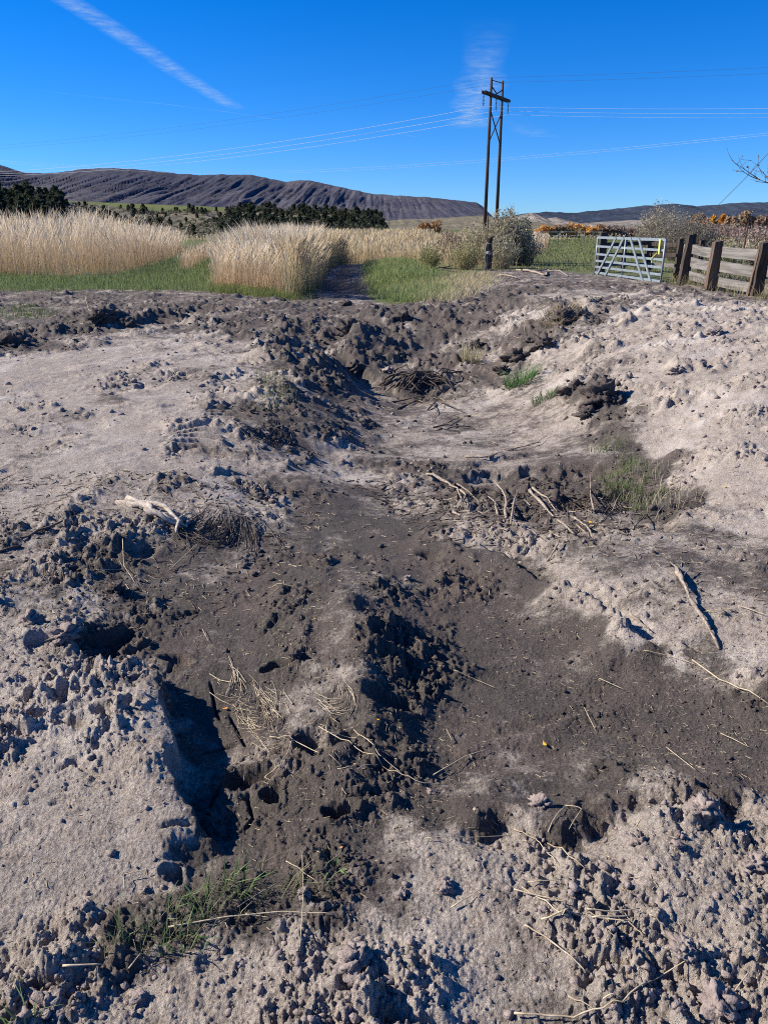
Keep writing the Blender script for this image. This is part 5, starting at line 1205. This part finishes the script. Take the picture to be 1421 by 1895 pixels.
bar(Z(u * -1.75, topz - .8), Z(u * 0, za + .3), .07, 'brace'); bar(Z(u * 1.75, topz - .8), Z(u * 0, za + .3), .07, 'brace')
zx1, zx0 = float(At(905, 210, D0)[2]), float(At(905, 270, D0)[2])
bar(Z(u * -1.8 + wdir * .1, zx1), Z(u * 1.85 + wdir * .1, zx0), .075, 'brace'); bar(Z(u * 1.8 - wdir * .1, zx1), Z(u * -1.85 - wdir * .1, zx0), .075, 'brace')
tips = []
for s_ in (-3.85, 0, 3.85):
    v = u * s_; m = MB(); L_ = 1.45
    m.tube([tuple(Z(v, za - .12)), tuple(Z(v, za - L_))], .03, 6)
    for k in range(8): m.tube([tuple(Z(v, za - .28 - k * .14)), tuple(Z(v, za - .33 - k * .14))], [.12, .05], 8)
    m.build('insulator', M['insul'], ro); tips.append(Z(v, za - L_))
org = Vector((pcx, D0, 0))
def catenary(a, b, sag, r, label, mat='wire', group=None, n=28):
    P = []
    for i in range(n + 1):
        t = i / n; q = a.lerp(b, t); q.z -= sag * 4 * t * (1 - t); P.append(q)
    m = MB(); m.tube([tuple(p - a) for p in P], r, 5); o = m.build('power_line', M[mat]); o.location = a; return tag(o, label, 'power line', group)
nm = ['nearest', 'middle', 'farthest']
for k, tp in enumerate(tips):
    a = org + tp; catenary(a, a - wdir * 155 + Vector((0, 0, -1.5)), 3.4, .016, '%s of the three conductors sagging left from the power pole' % nm[k], group='conductors of the main power line')
    catenary(a, a + wdir * 150, 3.2, .009, '%s of the three conductors running right from the power pole' % nm[k], group='conductors of the main power line')
for k, s_ in enumerate((-1.75, 1.75)):
    a = org + Z(u * s_, topz); n2 = ['nearer', 'farther'][k]
    catenary(a, a - wdir * 155 + Vector((0, 0, -1.5)), 2.4, .009, n2 + ' of the two thin shield wires left of the pole top', 'wire_dark', 'shield wires')
    catenary(a, a + wdir * 150, 2.2, .009, n2 + ' of the two thin shield wires right of the pole top', 'wire_dark', 'shield wires')
# the lower line beyond
for k, (dy, dz) in enumerate(((0, 0), (1.6, -.45))):
    pts = [At(px, py + dz * 9, 165 - 62 * (px + 100) / 1600 + dy) for px, py in ((-160, 288), (0, 301), (150, 312), (350, 321), (550, 320), (750, 310), (930, 297), (1150, 278), (1421, 250), (1600, 228))]
    m = MB(); a = Vector(pts[0]); m.tube([tuple(Vector(p) - a) for p in pts], .010, 5); o = m.build('power_line', M['wire']); o.location = a
    tag(o, ['upper', 'lower'][k] + ' of two thin wires hanging low in front of the mountain ridge', 'power line', 'lower line of wires')
a = Vector(At(1320, 388, 60)); b_ = Vector(At(1435, 268, 55)); m = MB(); m.tube([(0, 0, 0), tuple((b_ - a) * .5 + Vector((0, 0, -.1))), tuple(b_ - a)], .018, 5)
o = m.build('guy_wire', M['wire_dark']); o.location = a; tag(o, 'thin dark guy wire slanting up to the bare twigs at the upper right', 'guy wire')
# ------------------------------------------------------------------ contrails and thin clouds, sheets of ice cloud high up
def cloud_mat(name, dens, s1, s2, stretch=(1, 1, 1)):
    b = NB(name); tc = b.n('ShaderNodeTexCoord'); g = tc.outputs['Generated']
    at = b.attr('fade'); 
    mp = b.n('ShaderNodeMapping'); b.t.links.new(tc.outputs['UV'] if False else tc.outputs['Object'], mp.inputs[0]); mp.inputs['Scale'].default_value = stretch
    n = b.noise(mp.outputs[0], s1, 6, .65); n2 = b.noise(mp.outputs[0], s2, 3, .6)
    al = b.math('MULTIPLY', b.mr(n, .20, .80), b.mr(n2, .2, .6)); al = b.math('MULTIPLY', al, at.outputs['Fac']); al = b.math('MULTIPLY', al, dens, True)
    em = b.n('ShaderNodeBsdfDiffuse'); em.inputs[0].default_value = (.95, .95, .95, 1)
    tl = b.n('ShaderNodeBsdfTranslucent'); tl.inputs[0].default_value = (.95, .95, .95, 1)
    a_ = b.n('ShaderNodeMixShader'); a_.inputs[0].default_value = .5; em.inputs[0].default_value = tl.inputs[0].default_value = (.66, .86, .95, 1); b.t.links.new(em.outputs[0], a_.inputs[1]); b.t.links.new(tl.outputs[0], a_.inputs[2])
    tr = b.n('ShaderNodeBsdfTransparent'); mx = b.n('ShaderNodeMixShader'); b.set(mx.inputs[0], al)
    b.t.links.new(tr.outputs[0], mx.inputs[1]); b.t.links.new(a_.outputs[0], mx.inputs[2]); b.t.links.new(mx.outputs[0], b.out.inputs[0]); return b.m
ALT = 6500.0
def sheet(name, line, w0, w1, mat, label, cat, nx=60, ny=9, fade=(0.12, .12), wig=0):
    c = W(np.array([p[0] for p in line], float), np.array([p[1] for p in line], float), ALT)[:, :2]
    L = np.concatenate([[0], np.cumsum(np.hypot(*np.diff(c, axis=0).T))]); L /= L[-1]
    t = np.linspace(0, 1, nx); X = np.interp(t, L, c[:, 0]); Y = np.interp(t, L, c[:, 1])
    tx, ty = np.gradient(X), np.gradient(Y); nn = np.hypot(tx, ty); nxv, nyv = -ty / nn, tx / nn
    wd = (w0 + (w1 - w0) * t) * (1 + wig * vn(t * 6, t * 0 + 3, 2)); s_ = np.linspace(-1, 1, ny)
    V = np.stack([X[:, None] + nxv[:, None] * wd[:, None] * s_ / 2, Y[:, None] + nyv[:, None] * wd[:, None] * s_ / 2, np.full((nx, ny), ALT)], -1)
    o0 = V[nx // 2, ny // 2].copy(); idx = np.arange(nx * ny).reshape(nx, ny)
    F = np.stack([idx[:-1, :-1], idx[:-1, 1:], idx[1:, 1:], idx[1:, :-1]], -1).reshape(-1, 4)
    f = (1 - np.abs(s_) ** 2)[None, :] ** 1.3 * (ss(0, fade[0], t) * ss(1, 1 - fade[1], t))[:, None]
    o = mk(name, (V - o0).reshape(-1, 3), F, mat, attrs={'fade': np.repeat(f.reshape(-1, 1), 3, 1)}); o.location = o0
    tag(o, label, cat)
sheet('contrail', [(60,-40),(160,22),(250,80),(330,135),(390,172),(445,205)], 1150, 1500, cloud_mat('spread_contrail', .5, .0016, .0005), 'broad feathery contrail slanting down across the upper left sky', 'contrail')
sheet('contrail', [(700,244),(760,252),(860,263),(980,280),(1120,298),(1290,324)], 420, 620, cloud_mat('thin_contrail', .5, .002, .0004), 'long thin contrail sloping down to the right behind the power pole', 'contrail')
sheet('contrail', [(60,166),(180,180),(300,192),(420,207),(530,224)], 220, 350, cloud_mat('faint_contrail', .3, .002, .0004), 'faint thin contrail under the broad one at the left', 'contrail')
sheet('cirrus_wisp', [(905,20),(905,60),(895,110),(888,160),(872,205),(868,240)], 1700, 3300, cloud_mat('wisp', .62, .0011, .0004), 'upright white wisp of cloud behind the power pole top', 'cloud', fade=(.45, .12), wig=.6)
sheet('cirrus_wisp', [(940,215),(990,250),(1060,262),(1130,262)], 2500, 2500, cloud_mat('thin_veil', .2, .0007, .0003), 'very faint veil of cloud right of the power pole', 'cloud', fade=(.4, .4), wig=.6)
sheet('cirrus_wisp', [(430,290),(600,312),(800,306),(900,300)], 3500, 2500, cloud_mat('low_veil', .2, .0009, .0002), 'faint streaks of cloud low above the mountain ridge', 'cloud', fade=(.4, .4), wig=.6)
